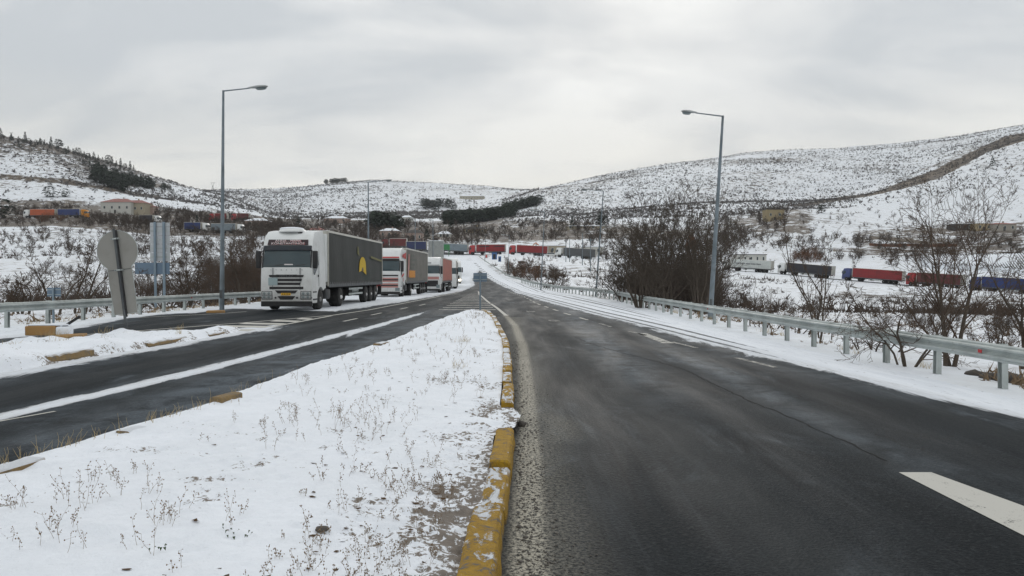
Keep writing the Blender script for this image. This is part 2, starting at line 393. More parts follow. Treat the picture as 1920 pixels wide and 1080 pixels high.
M['drystalk'] = mat_leafy('dry_stalk', (0.12, 0.085, 0.06), (0.30, 0.22, 0.14))
M['straw'] = mat_leafy('straw', (0.36, 0.27, 0.14), (0.50, 0.40, 0.22))
M['white'] = mat_plain('white_paint', (0.72, 0.74, 0.74), 0.35, 0.25, (0.30, 0.29, 0.27), 2.0, coat=0.3, lowdirt=0.55)
M['snow'] = mat_plain('settled_snow', SNOW, 0.8, 0.3, (0.62, 0.65, 0.68), 4.0, bump=0.5, bs=12)
M['black'] = mat_plain('black_plastic', (0.018, 0.018, 0.02), 0.5, 0.4, (0.07, 0.065, 0.06), 3.0)
M['chassis'] = mat_plain('chassis_steel', (0.02, 0.02, 0.021), 0.7, 0.5, (0.05, 0.045, 0.04), 3.0)
M['tyre'] = mat_plain('tyre_rubber', (0.018, 0.018, 0.018), 0.85, 0.5, (0.06, 0.055, 0.05), 4.0)
M['rim'] = mat_plain('wheel_rim', (0.30, 0.30, 0.30), 0.5, 0.6, (0.06, 0.05, 0.045), 6.0, metal=0.4)
M['hubwhite'] = mat_plain('hub_cap', (0.75, 0.75, 0.75), 0.4, 0.2)
M['glass'] = mat_glass(); M['screen'] = mat_glass('windscreen_glass', (0.018, 0.034, 0.040), 0.10)
M['lampglass'] = mat_plain('lamp_glass', (0.20, 0.24, 0.25), 0.12, 0.3, scale=12)
M['red'] = mat_plain('red_paint', (0.42, 0.025, 0.03), 0.5, 0.35, (0.12, 0.04, 0.035), 1.5)
M['plate'] = mat_plain('yellow_plate', (0.75, 0.42, 0.03), 0.5, 0.1)
M['greyplate'] = mat_plain('weathered_sign_back', (0.27, 0.265, 0.245), 0.6, 0.4, (0.16, 0.15, 0.13), 1.6, metal=0.2)
M['bluegrey'] = mat_plain('blue_grey_sign_back', (0.13, 0.19, 0.26), 0.5, 0.3, (0.10, 0.12, 0.14), 2.0)
M['concrete'] = mat_plain('concrete', (0.33, 0.31, 0.27), 0.9, 0.5, (0.14, 0.12, 0.10), 5.0, bump=0.5)
M['yellowstone'] = mat_plain('painted_concrete', (0.36, 0.21, 0.08), 0.85, 0.8, (0.22, 0.17, 0.12), 5.0, bump=0.5)
# ------------------------------------------------------------------ lie of the land
# right guard rail line, left rail line, road height along the road
XR = [(-40,8.7),(14,8.65),(30,8.5),(46,8.35),(60,8.1),(75,7.2),(90,5.7),(115,3.1),(150,-.65),(195,-4.9),(240,-9.6),(285,-14),(330,-20)]
XL = [(-40,-16.6),(24,-16.4),(45,-15.6),(70,-14.0),(100,-12.6),(150,-14.5),(195,-18),(240,-23),(285,-28),(330,-34)]
SHD = [(0,-.30),(14,-.30),(22,-.34),(46,-.38),(60,-.27),(75,-.16),(120,0),(300,0)]   # the right shoulder falls away to the rail
RZ = [(-60,0),(60,0),(75,-.15),(90,-.25),(115,0),(150,.95),(195,3.5),(240,6.4),(285,9.4),(330,10.5)]
CROSS = [(560,452,300),(700,460,295),(800,467,292),(880,474,290),(1023,481,285),(1115,487,278),(1250,497,264),(1358,506,252),(1445,512,240),
         (1560,523,226),(1690,534,210),(1800,543,195),(1920,553,180),(2100,568,160)]
CR = np.array([tuple(P(*c)) for c in CROSS])
COLS = {   # photo column: (distance, photo row) of the ground
 -500: [(20,600),(60,560),(150,500),(300,420),(500,330),(800,220),(1600,240),(3500,330)],
 0:   [(20,601),(30,590),(50,585),(80,560),(130,515),(180,480),(230,450),(300,420),(345,404),(420,392),(500,345),(560,300),(620,260),(760,268),(1400,330),(3500,400)],
 100: [(22,595),(30,590),(50,585),(80,560),(130,515),(180,480),(230,450),(300,420),(345,406),(420,390),(500,350),(570,312),(640,277),(800,290),(1400,340),(3500,400)],
 200: [(22,590),(34,590),(50,584),(80,560),(130,515),(180,482),(230,455),(300,422),(360,402),(430,390),(520,362),(600,330),(660,305),(800,315),(1400,345),(3500,400)],
 300: [(38,578),(60,578),(100,545),(150,505),(200,478),(260,450),(320,425),(380,405),(450,390),(560,368),(680,336),(800,342),(1400,362),(3500,400)],
 430: [(38,576),(60,572),(100,545),(150,510),(200,485),(260,460),(320,430),(380,414),(450,405),(600,388),(720,368),(900,376),(1500,357),(1900,362),(3500,400)],
 500: [(38,576),(60,565),(100,540),(150,510),(200,485),(260,462),(320,436),(400,422),(500,412),(700,399),(900,400),(1500,355),(1900,362),(3500,400)],
 600: [(60,560),(100,538),(150,512),(200,490),(260,468),(300,456),(360,438),(420,424),(600,410),(900,398),(1500,347),(1900,356),(3500,400)],
 700: [(60,556),(100,536),(150,512),(200,490),(260,468),(300,459),(360,440),(420,426),(600,412),(900,398),(1500,340),(1900,350),(3500,400)],
 800: [(80,545),(115,530),(150,512),(200,492),(260,474),(300,466),(360,446),(420,430),(600,414),(900,398),(1500,345),(1900,352),(3500,400)],
 900: [(80,545),(115,536),(150,524),(200,503),(240,487),(285,474),(310,468),(360,448),(420,434),(600,412),(900,398),(1500,350),(1900,358),(3500,400)],
 960: [(60,555),(115,537),(150,524),(200,503),(240,490),(285,475),(310,466),(360,446),(420,432),(600,405),(900,375),(1100,366),(1500,358),(1900,362),(3500,400)],
 1000:[(60,555),(90,545),(120,532),(160,512),(200,498),(240,488),(285,478),(310,466),(360,446),(420,430),(600,400),(1000,356),(1300,358),(1900,365),(3500,400)],
 1100:[(60,565),(90,550),(120,535),(160,516),(200,501),(240,491),(280,484),(310,468),(360,446),(400,428),(430,420),(600,398),(1000,336),(1300,340),(3500,400)],
 1200:[(60,572),(90,555),(120,540),(160,523),(200,508),(240,496),(265,491),(300,474),(360,446),(400,424),(430,416),(600,388),(1000,315),(1300,322),(3500,390)],
 1300:[(40,606),(60,585),(90,563),(130,545),(180,522),(220,509),(256,500),(300,470),(350,446),(400,420),(440,412),(600,376),(1000,302),(1300,305),(3500,390)],
 1400:[(32,616),(45,600),(60,592),(90,575),(140,545),(200,522),(247,508),(300,472),(350,446),(400,415),(440,407),(600,372),(1000,288),(1300,293),(3500,390)],
 1500:[(22,655),(30,630),(45,602),(60,594),(90,578),(140,552),(200,528),(233,516),(280,480),(330,450),(370,412),(420,396),(470,392),(600,372),(1000,283),(1300,286),(3500,390)],
 1600:[(18,678),(25,645),(40,610),(60,596),(90,580),(140,556),(180,542),(221,527),(280,482),(330,448),(400,412),(470,385),(530,372),(600,370),(1000,278),(1300,280),(3500,390)],
 1700:[(16,695),(22,660),(35,618),(55,596),(90,580),(140,560),(180,545),(208,535),(260,490),(330,444),(420,398),(520,345),(570,346),(640,343),(1000,268),(1300,270),(3500,390)],
 1800:[(15,706),(20,680),(30,635),(50,600),(90,582),(140,562),(170,552),(195,543),(250,490),(330,440),(420,386),(560,312),(620,314),(1000,258),(1300,260),(3500,390)],
 1920:[(14,715),(18,690),(28,645),(45,605),(80,585),(120,572),(160,560),(180,553),(240,490),(330,432),(420,370),(600,256),(680,262),(1000,238),(1300,245),(3500,390)],
 2500:[(8,800),(14,700),(30,640),(60,600),(100,580),(150,560),(200,520),(300,420),(500,280),(800,200),(1600,240),(3500,350)],
}
def build_table():
    us = sorted(COLS); LR = np.linspace(math.log(8), math.log(4000), 420)
    th = []; T = []
    for u in us:
        t = math.atan2(u - 960, F); c = math.cos(t)
        a = np.array(COLS[u], float); r = a[:, 0] / c; z = CAMH + (HOR - a[:, 1]) / F * a[:, 0]
        r = np.concatenate([[6], r]); z = np.concatenate([[0], z])
        T.append(np.interp(LR, np.log(r), z)); th.append(t)
    T = np.array(T)
    k = np.array([.1, .2, .4, .2, .1])
    S = np.array([np.convolve(np.pad(row, 2, mode='edge'), k, 'valid') for row in T])
    tf = np.linspace(th[0], th[-1], 400)
    G = np.array([np.interp(tf, th, S[:, j]) for j in range(S.shape[1])]).T
    for _ in range(2):
        Gp = np.pad(G, ((2, 2), (0, 0)), mode='edge'); G = sum(w * Gp[i:i + G.shape[0]] for i, w in enumerate(k))
    return tf, LR, G
TF, LRG, TG = build_table()
def cross_dist(X, Y):
    d = np.full(X.shape, 1e9); z = np.zeros(X.shape)
    for a, b in zip(CR[:-1], CR[1:]):
        ab = b[:2] - a[:2]; t = np.clip(((X - a[0]) * ab[0] + (Y - a[1]) * ab[1]) / (ab @ ab), 0, 1)
        dd = np.hypot(X - a[0] - t * ab[0], Y - a[1] - t * ab[1]); zz = a[2] + t * (b[2] - a[2])
        m = dd < d; d = np.where(m, dd, d); z = np.where(m, zz, z)
    return d, z
def H(X, Y, detail=True):
    X = np.asarray(X, float); Y = np.asarray(Y, float)
    r = np.hypot(X, Y); th = np.arctan2(X, Y)
    i = np.clip((th - TF[0]) / (TF[1] - TF[0]), 0, len(TF) - 1.001); j = np.clip((np.log(np.maximum(r, 8)) - LRG[0]) / (LRG[1] - LRG[0]), 0, len(LRG) - 1.001)
    i0 = i.astype(int); j0 = j.astype(int); fi = i - i0; fj = j - j0
    z = TG[i0, j0] * (1 - fi) * (1 - fj) + TG[i0 + 1, j0] * fi * (1 - fj) + TG[i0, j0 + 1] * (1 - fi) * fj + TG[i0 + 1, j0 + 1] * fi * fj
    # all round behind the camera the ground settles to gentle hills
    back = sstep(TF[-1], TF[-1] + 0.9, np.abs(th)); z = z * (1 - back) + back * (0.04 * np.maximum(r - 60, 0) ** 1.0 * 0.5)
    if detail:
        z = z + fbm(X / 9, Y / 9, 4, 3) * 0.30 * sstep(10, 40, r) + fbm(X / 45, Y / 45, 4, 9) * 1.5 * sstep(60, 220, r) + fbm(X / 160, Y / 160, 4, 5) * 5.0 * sstep(330, 800, r)
    dc, zc = cross_dist(X, Y)
    wc = 1 - sstep(5.5, 13, dc); z = z * (1 - wc) + zc * wc
    xr = lerp_pts(XR, Y); xl = lerp_pts(XL, Y); rz = lerp_pts(RZ, Y)
    dout = np.maximum(X - (xr + 0.9), (xl - 0.9) - X)
    yy = 1 - sstep(285, 300, Y)
    w = (1 - sstep(0, 5.5 + np.clip(Y, 0, 200) * 0.03, dout)) * yy
    rz = rz + lerp_pts(SHD, Y) * sstep(0, 1, (X - (xr - 3.4)) / 3.0)
    z = z * (1 - w) + (rz + np.clip(dout + 0.9, 0, 3) * -0.06) * w
    return z
def Hs(x, y): return float(H(np.array([x]), np.array([y]))[0])

def in_poly(X, Y, poly):
    c = np.zeros(X.shape, bool); n = len(poly)
    for i in range(n):
        x0, y0 = poly[i]; x1, y1 = poly[(i + 1) % n]
        if y0 == y1: continue
        m = ((y0 > Y) != (y1 > Y)) & (X < (x1 - x0) * (Y - y0) / (y1 - y0) + x0); c ^= m
    return c
def poly_sd(X, Y, poly):
    d = np.full(X.shape, 1e9); n = len(poly)
    for i in range(n):
        a = np.array(poly[i], float); b = np.array(poly[(i + 1) % n], float); ab = b - a
        t = np.clip(((X - a[0]) * ab[0] + (Y - a[1]) * ab[1]) / max(ab @ ab, 1e-9), 0, 1)
        d = np.minimum(d, np.hypot(X - a[0] - t * ab[0], Y - a[1] - t * ab[1]))
    return np.where(in_poly(X, Y, poly), d, -d)
def seg_d(X, Y, pts):
    d = np.full(X.shape, 1e9)
    for a, b in zip(pts[:-1], pts[1:]):
        a = np.array(a, float); b = np.array(b, float); ab = b - a
        t = np.clip(((X - a[0]) * ab[0] + (Y - a[1]) * ab[1]) / max(ab @ ab, 1e-9), 0, 1)
        d = np.minimum(d, np.hypot(X - a[0] - t * ab[0], Y - a[1] - t * ab[1]))
    return d
# snow edge on the right shoulder
XS = [(-20,8.5),(0,8.0),(4,7.0),(8.9,6.3),(10.6,5.8),(13.4,5.3),(19,4.7),(25,4.2),(34,3.3),(57,1.5),(75,0.7),(98,-.3),(120,-1.9),(150,-4.6),(195,-9.0),(240,-13.5),(285,-17.5)]
ISL_R = [(1.0,-.25),(3.5,-.22),(5.5,-.18),(7.35,-.18),(7.75,.03),(8.4,.10),(8.8,.0),(9.1,-.15),(14,-.15),(18,-.2),(23,-.45),(28,-.72),(32,-1.05),(34.3,-1.35)]
ISL_L = [(1.0,-4.9),(3.5,-4.6),(6.2,-4.3),(9.1,-3.8),(12.3,-3.7),(17.8,-3.1),(27.9,-2.6),(33.5,-2.1),(34.3,-1.9)]

def ground_attrs(X, Y):
    r = np.hypot(X, Y); xr = lerp_pts(XR, Y); xl = lerp_pts(XL, Y); xs = lerp_pts(XS, Y)
    wob = fbm(X / 3.0, Y / 9.0, 3, 21) * 0.35
    sd = X - xs + wob                                             # right shoulder
    sd = np.maximum(sd, np.where(Y < 33, (-13.4 - X) + wob - np.clip(Y - 22, 0, 20) * 0.25, (-14.3 - X) + wob))   # strip at the left rail
    # under the queue of trucks
    e = lerp_pts([(30,-9.3),(32.5,-8.6),(38,-7.9),(46,-7.0),(60,-6.3),(75,-6.3),(95,-6.0),(120,-6.0),(150,-8)], Y)
    q = np.minimum(e - X, Y - 34.5 - (X + 8) * -0.5); sd = np.maximum(sd, np.where((Y > 30) & (Y < 240), q, -5))
    # long white band on the left carriageway
    bl = lerp_pts([(0,-7.0),(8.9,-6.15),(13,-5.6),(19,-5.05),(23.5,-4.85)], Y)
    sd = np.maximum(sd, np.where(Y < 24.5, (0.20 - np.abs(X - bl) - np.clip(Y - 21, 0, 9) * .06 + wob * .08) * 3.2, -5) )
    b2 = lerp_pts([(19.5,-4.45),(22,-4.7),(26.5,-4.45),(33,-4.05),(38,-3.9)], Y)
    sd = np.maximum(sd, np.where((Y > 20) & (Y < 38), (0.19 - np.abs(X - b2) - np.clip(22 - Y, 0, 3) * .1 - np.clip(Y - 31, 0, 9) * .05) * 3.2, -5))
    # snow blown against the islands
    il = lerp_pts(ISL_L, Y); ir = lerp_pts(ISL_R, Y)
    sd = np.maximum(sd, np.where((Y < 35) & (X < -1), X - il + 0.12 + wob * 0.5, -5))
    sd = np.maximum(sd, np.where((Y > 225), 0.4 + (Y - 245) / 60 + fbm(X / 9, Y / 9, 3, 8) * 0.6, -5))
    sd = np.maximum(sd, np.maximum(X - (xr - 1.2), (xl + 1.0) - X))
    # slush on the far side verge
    sd = np.maximum(sd, poly_sd(X, Y, ISL2_OUT) + 0.25)
    off = X - xs
    tr = np.zeros(X.shape)
    for o, w, y0 in ((0.42, .10, 15), (0.95, .13, 17), (1.5, .07, 26), (2.3, .16, 30), (3.1, .16, 36), (4.4, .12, 60)):
        tr = np.maximum(tr, np.exp(-((off - o - 0.012 * (Y - 20) * (o > 1)) / w) ** 2) * sstep(y0 - 5, y0 + 5, Y) * (Y < 230))
    tr = np.maximum(tr, np.where((X < -13) & (Y < 60), 0, 0))
    side = np.exp(-((X - lerp_pts([(0,.04),(4.3,.09),(7,.16),(11,.22),(18,.26),(25,.10),(31,-.25)], Y)) / 0.115) ** 4) * (Y < 32) + .35 * np.exp(-((X - np.maximum(ir, -.3) - 0.42) / 0.28) ** 2) * (Y < 30)
    # line of worn paint and grit beside the near kerb
    fr = 0.75 * np.exp(-((X - 1.9 - 0.02 * Y) / 0.55) ** 2) * sstep(6, 14, Y) * (Y < 46) + 0.9 * np.exp(-((X - 3.6) / 0.30) ** 2) * sstep(4.8, 7, Y) * sstep(24, 12, Y)
    fr = fr + 0.5 * np.exp(-((X + 5.2 - 0.06 * Y) / 0.8) ** 2) * (Y < 40) + 0.55 * np.exp(-((X + 4.5) / 0.6) ** 2) * (Y < 16)
    fr = fr + 0.35 * np.exp(-((X + 0.2 + Y * 0.02) / 2.2) ** 2) * sstep(30, 45, Y) * sstep(140, 90, Y) + 0.45 * sstep(1.1, 0.3, -sd) 
    fr = np.clip(fr, 0, 1)
    return sd, tr, side, fr
# smaller island at the left with the battered sign
ISL2 = [(-9.6,3),(-9.3,8),(-8.95,12.5),(-8.75,15.4),(-8.4,19),(-8.3,22),(-8.5,23),(-9.4,21.2),(-10.4,20.2),(-11.4,18.2),(-12.2,14),(-12.8,8),(-13.2,3)]
ISL2_OUT = [(-9.3,3),(-9.0,8),(-8.68,12.5),(-8.45,15.4),(-8.05,19),(-7.75,23),(-8.0,25),(-9.4,21.5),(-10.5,20.5),(-11.5,18.3),(-12.3,14),(-12.9,8),(-13.3,3)]

def pix(X, Y, Z):
    Yc = np.maximum(Y, 0.5); return 960 + F * X / Yc, HOR - F * (Z - CAMH) / Yc
# stretches of bare earth and thicker scrub, each with its distance range: (column, row) outlines of real strips of hillside
BROWN = [ ([(1470,386),(1510,380),(1640,360),(1750,318),(1850,270),(1925,238),(1925,262),(1850,286),(1760,336),(1690,356),(1600,373),(1500,389)], 440, 780, .86),
          ([(0,325),(120,333),(250,358),(330,372),(330,378),(240,366),(120,346),(0,338)], 400, 720, 0.62),
          ([(1620,360),(1720,318),(1840,272),(1840,280),(1720,328),(1640,362)], 640, 900, 0.5),
          ([(1630,441),(1700,448),(1790,458),(1790,462),(1700,455),(1630,447)], 250, 400, 0.8),
          ([(840,412),(1150,430),(1400,425),(1400,432),(1150,440),(840,424)], 330, 460, 0.55),
          ([(1560,462),(1900,470),(1900,484),(1560,472)], 240, 330, 0.55)]
SCRUBZ = [ ([(0,440),(120,428),(480,430),(480,470),(120,462),(0,450)], 150, 360, 0.12),
           ([(0,372),(480,400),(560,402),(560,440),(0,440)], 280, 520, 0.75),
           ([(560,400),(900,405),(1300,430),(1300,450),(900,452),(560,455)], 280, 520, 0.62),
           ([(1350,370),(1520,380),(1520,440),(1350,440)], 300, 470, 0.35),
           ([(1600,430),(1920,420),(1920,500),(1600,480)], 190, 360, 0.42),
           ([(1640,470),(1920,470),(1920,640),(1560,560)], 60, 160, 0.15) ]
ROADY = {}
def build_ground():
    th_in = np.linspace(-0.66, 0.66, 560); step = th_in[1] - th_in[0]
    th_out = np.linspace(0.66, 2 * math.pi - 0.66, 92)[1:-1]
    th = np.concatenate([th_in, th_out]); n = len(th)
    lr = np.concatenate([np.linspace(math.log(0.6), math.log(3), 14)[:-1], np.linspace(math.log(3), math.log(300), 440)[:-1], np.linspace(math.log(300), math.log(1700), 230)[:-1], np.linspace(math.log(1700), math.log(5000), 10)])
    r = np.exp(lr); m = len(r)
    TH, RR = np.meshgrid(th, r); X = (np.sin(TH) * RR); Y = (np.cos(TH) * RR)
    Z = H(X, Y)
    X = X.ravel(); Y = Y.ravel(); Z = Z.ravel()
    sd, tr, side, fr = ground_attrs(X, Y)
    U, V = pix(X, Y, Z); rr = np.hypot(X, Y)
    far = sstep(30, 420, rr)
    wn = fbm(X / 14, Y / 14, 3, 33) * 6 + fbm(X / 4, Y / 4, 2, 34) * 2
    brown = np.zeros(X.shape)
    for poly, y0, y1, s in BROWN:
        d = poly_sd(U, V, poly); brown = np.maximum(brown, s * sstep(-2, 2.0, d + wn * 0.35) * ((Y > y0) & (Y < y1)))
    scrub = 0.34 + 0.40 * fbm(X / 60, Y / 60, 4, 41) + 0.12 * fbm(X / 15, Y / 15, 3, 43)
    scrub = scrub + np.where((U > 1000) & (rr > 560), 0.16, 0) + np.where((U < 1000) & (U > 430) & (rr > 700), 0.16, 0)
    scrub = scrub + np.where((U < 500) & (rr > 430) & (V < 352), 0.36 * sstep(50, 0, V - (262 + U * 0.28)) + 0.16, 0)
    scrub = np.where((rr > 60) & (rr < 430), scrub + 0.16, scrub)
    for poly, y0, y1, s in SCRUBZ:
        d = poly_sd(U, V, poly); scrub = scrub + s * sstep(-6, 8, d + wn) * ((Y > y0) & (Y < y1))
    near = rr < 60; scrub = np.where(near, 0.30 + 0.25 * fbm(X / 5, Y / 5, 3, 44), scrub)
    scrub = np.clip(scrub, 0, 1)
    idx = np.arange(m * n).reshape(m, n); nx = np.roll(idx, -1, axis=1)
    Fq = np.stack([idx[:-1], nx[:-1], nx[1:], idx[1:]], -1).reshape(-1, 4)
    Fq = Fq[:, ::-1]
    cx = X[Fq].mean(1); cy = Y[Fq].mean(1)
    xr = lerp_pts(XR, cy); xl = lerp_pts(XL, cy)
    dc, _ = cross_dist(cx, cy)
    isroad = ((cx < xr - 0.55) & (cx > xl + 0.55) & (cy < 286) & (cy > -60))
    isl = np.where(cy > 0, 1, 1)
    iscross = (dc < 4.2) & ~isroad
    def sub(name, mask, mat, attrs):
        f = Fq[mask]; u, inv = np.unique(f, return_inverse=True)
        V3 = np.stack([X[u], Y[u], Z[u]], 1)
        o = npmesh(name, V3, inv.reshape(-1, 4), mat, smooth=True, attrs={k: a[u] for k, a in attrs.items()})
        tag(o, kind='structure'); return o
    A = dict(snow=sd, scrub=scrub, brown=brown, far=far)
    sub('snowy_ground', ~isroad & ~iscross, M['ground'], A)
    sub('road', isroad, M['road'], dict(snowdist=sd, track=tr, side=side, frost=fr))
    dv, _ = cross_dist(X, Y)
    sub('far_road', iscross, M['road'], dict(snowdist=-0.9 + dv * 0.28, track=0 * X, side=0 * X, frost=0.8 + 0 * X))
    # bottom cap keeps the sheet closed under the viewer
    mb = MB(); mb.v = [(math.sin(t) * 0.6, math.cos(t) * 0.6, 0) for t in th]; mb.f = [tuple(range(len(th)))[::-1]]
    tag(mb.build('road_patch', M['road']), kind='structure')
build_ground()

# ------------------------------------------------------------------ snow covered islands with yellow kerb stones
def island_height(X, Y, sdv, base=0.13):
    e = sstep(0, 0.28, sdv)
    z = base * sstep(-0.02, 0.10, sdv)
    z = z + e * (0.045 * fbm(X / 0.9, Y / 0.9, 3, 61) + 0.030 * fbm(X / 0.22, Y / 0.22, 3, 62) + 0.006 * fbm(X / 0.06, Y / 0.06, 2, 63))
    return z
def build_main_island():
    Ys = np.exp(np.linspace(math.log(2.2), math.log(34.3), 620)); K = 150
    s = np.linspace(0, 1, K); s = s ** 0.9
    L = lerp_pts(ISL_L, Ys); Rr = lerp_pts(ISL_R, Ys)
    cap = np.sqrt(np.clip((34.35 - Ys) / 1.4, 0, 1)); mid = (L + Rr) / 2
    L = mid + (L - mid) * np.minimum(cap, 1); Rr = mid + (Rr - mid) * np.minimum(cap, 1)
    Lw = L + 0.10 * fbm(Ys / 1.3, Ys * 0, 4, 71)
    X = Lw[:, None] + (Rr - Lw)[:, None] * s[None]; Y = np.repeat(Ys[:, None], K, 1)
    dl = X - Lw[:, None]; dr = Rr[:, None] - X; dt = 34.4 - Y
    Z = island_height(X, Y, np.minimum(dl, dt), 0.13)
    Z = Z + 0.05 * sstep(0.3, 1.5, np.minimum(dl, dr))
    # rough clods beside the kerb near the viewer
    deb = .78 * np.exp(-(dr / 0.36)) * sstep(9.5, 5.0, Y) + 0.55 * np.exp(-((dr - 0.1) / 0.5) ** 2) * sstep(13, 7, Y)
    deb = deb + 0.35 * sstep(0.45, 0.62, 0.5 + 0.5 * fbm(X / 0.8, Y / 1.2, 4, 81)) + 0.42 * sstep(0.5, 0.75, 0.5 + .5 * fbm(X / 0.35, Y / 0.5, 3, 82)) + .10
    deb = deb + 0.55 * np.exp(-((dr - .25) / .35) ** 2) * sstep(24, 28, Y) * 0.8
    Z = Z + 0.035 * np.clip(deb, 0, 1) * fbm(X / 0.07, Y / 0.07, 3, 64) - 0.035 * sstep(0.5, 0.0, dr)
    Z = np.maximum(Z, -0.02)
    V = np.stack([X, Y, Z], -1).reshape(-1, 3); m = len(Ys)
    idx = np.arange(m * K).reshape(m, K); Fq = np.stack([idx[:-1, :-1], idx[:-1, 1:], idx[1:, 1:], idx[1:, :-1]], -1).reshape(-1, 4)
    o = npmesh('traffic_island', V, Fq, M['island'], smooth=True, attrs=dict(debris=np.clip(deb, 0, 1.3).ravel()))
    tag(o, kind='structure'); return o
island = build_main_island()
def island_z(x, y):
    l = float(lerp_pts(ISL_L, y)); r = float(lerp_pts(ISL_R, y)); sdv = np.array([min(x - l, 34.4 - y)])
    return float(island_height(np.array([x]), np.array([y]), sdv)[0]) + 0.05 * float(sstep(0.3, 1.5, min(x - l, r - x)))

def kerb_stone(a, b, w, h, z0, parent, seed, snowy, cham=0.028, side=1, mat='kerb'):
    "one worn kerb stone between plan points a and b; the road is on the +side"
    a = Vector((a[0], a[1], 0)); b = Vector((b[0], b[1], 0)); d = (b - a); Ln = d.length; d.normalize(); nrm = Vector((d.y, -d.x, 0)) * side
    rn = random.Random(seed); nL = max(6, int(Ln / 0.07)); K = 9
    prof = [(0, 0), (0, .6 * h), (0.0, h - cham * .5), (cham * .4, h - cham * .1), (w * .35, h), (w * .65, h), (w - cham, h - cham * .05), (w - cham * .2, h - cham), (w, .5 * h), (w + .008, 0)]
    V = []; Fc = []; sn = []
    K = len(prof); off = rn.uniform(0, 50)
    ss = [0.0, 0.012] + [i / nL for i in range(1, nL)] + [0.988, 1.0]
    for i, s in enumerate(ss):
        p = a + d * (Ln * s); endin = 0.014 if i in (0, len(ss) - 1) else 0
        ch = float(fbm(np.array([s * Ln / 0.25 + off]), np.array([seed * 1.3]), 3, 5)[0])
        for k, (x, z) in enumerate(prof):
            jx = float(fbm(np.array([s * Ln / 0.12 + off]), np.array([k * 0.7 + seed]), 2, 6)[0]) * 0.010
            zz = z - endin * (z > .5 * h) - (max(0, ch - .28) * 0.11 if z > .7 * h else 0)
            xx = x + jx - (endin if x > w * .5 else -endin) * .5
            q = p + nrm * (-(w - xx)); V.append((q.x, q.y, z0 + zz + abs(jx) * .4 * (z > .6 * h)))
            sn.append(snowy)
    m = len(ss)
    for i in range(m - 1):
        for k in range(K - 1): Fc.append((i*K+k, i*K+k+1, (i+1)*K+k+1, (i+1)*K+k))
    me = bpy.data.meshes.new('kerb_stone'); me.from_pydata(V, [], Fc + [tuple(range(K))[::-1], tuple((m-1)*K + k for k in range(K))])
    bm = bmesh.new(); bm.from_mesh(me); bmesh.ops.recalc_face_normals(bm, faces=bm.faces)
    for f in bm.faces: f.smooth = len(f.verts) == 4
    for e in bm.edges:
        if len(e.link_faces) == 2 and e.calc_face_angle(0) > .42: e.smooth = False
    bm.to_mesh(me); bm.free()
    at = me.attributes.new('snowy', 'FLOAT', 'POINT'); at.data.foreach_set('value', np.array(sn, np.float32))
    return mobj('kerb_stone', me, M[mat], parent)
def place_kerbs():
    KX = lambda y: .045 + float(lerp_pts([(1.5,-.17),(3.5,-.14),(4.5,-.11),(6.3,-.05),(7,-.02),(9.6,-.02),(14,-.06),(18,-.13),(23,-.38),(28,-.66),(32,-1.0),(34,-1.3)], y))
    spans = [(2.2,3.2),(3.21,4.2),(4.21,5.0),(5.01,6.08),(6.12,7.45)]
    sn = [0.02, 0.02, 0.06, 0.12, -0.03]
    y = 8.95
    k = 0
    while y < 33.5:
        spans.append((y, y + 0.985)); sn.append([0.14, 0.10, 0.16, 0.07][k % 4] + (0.03 if y > 12 else 0)); y += 1.0; k += 1
    for i, (y0, y1) in enumerate(spans):
        dx = 0.007 * math.sin(i * 2.3)
        kerb_stone((KX(y0) + dx, y0), (KX(y1) + dx, y1), 0.205 if y0 < 5 else .18 if y0 < 8 else 0.15, 0.150 + 0.02 * math.sin(i * 1.7), 0.0, island, i + 3, sn[i])
    # stones that show through the snow on the left edge
    for i, (x, yy, ln, z) in enumerate([(-3.88, 9.15, 0.42, 0.02), (-4.33, 5.75, 0.5, -0.005), (-4.12, 7.4, 0.4, -0.03), (-3.25, 16.6, 0.5, 0.0)]):
        kerb_stone((x + .12, yy), (x + .22, yy + ln), 0.18, 0.17, z, island, 60 + i, 0.4 if i else .0, side=-1, mat='kerb_worn')
place_kerbs()

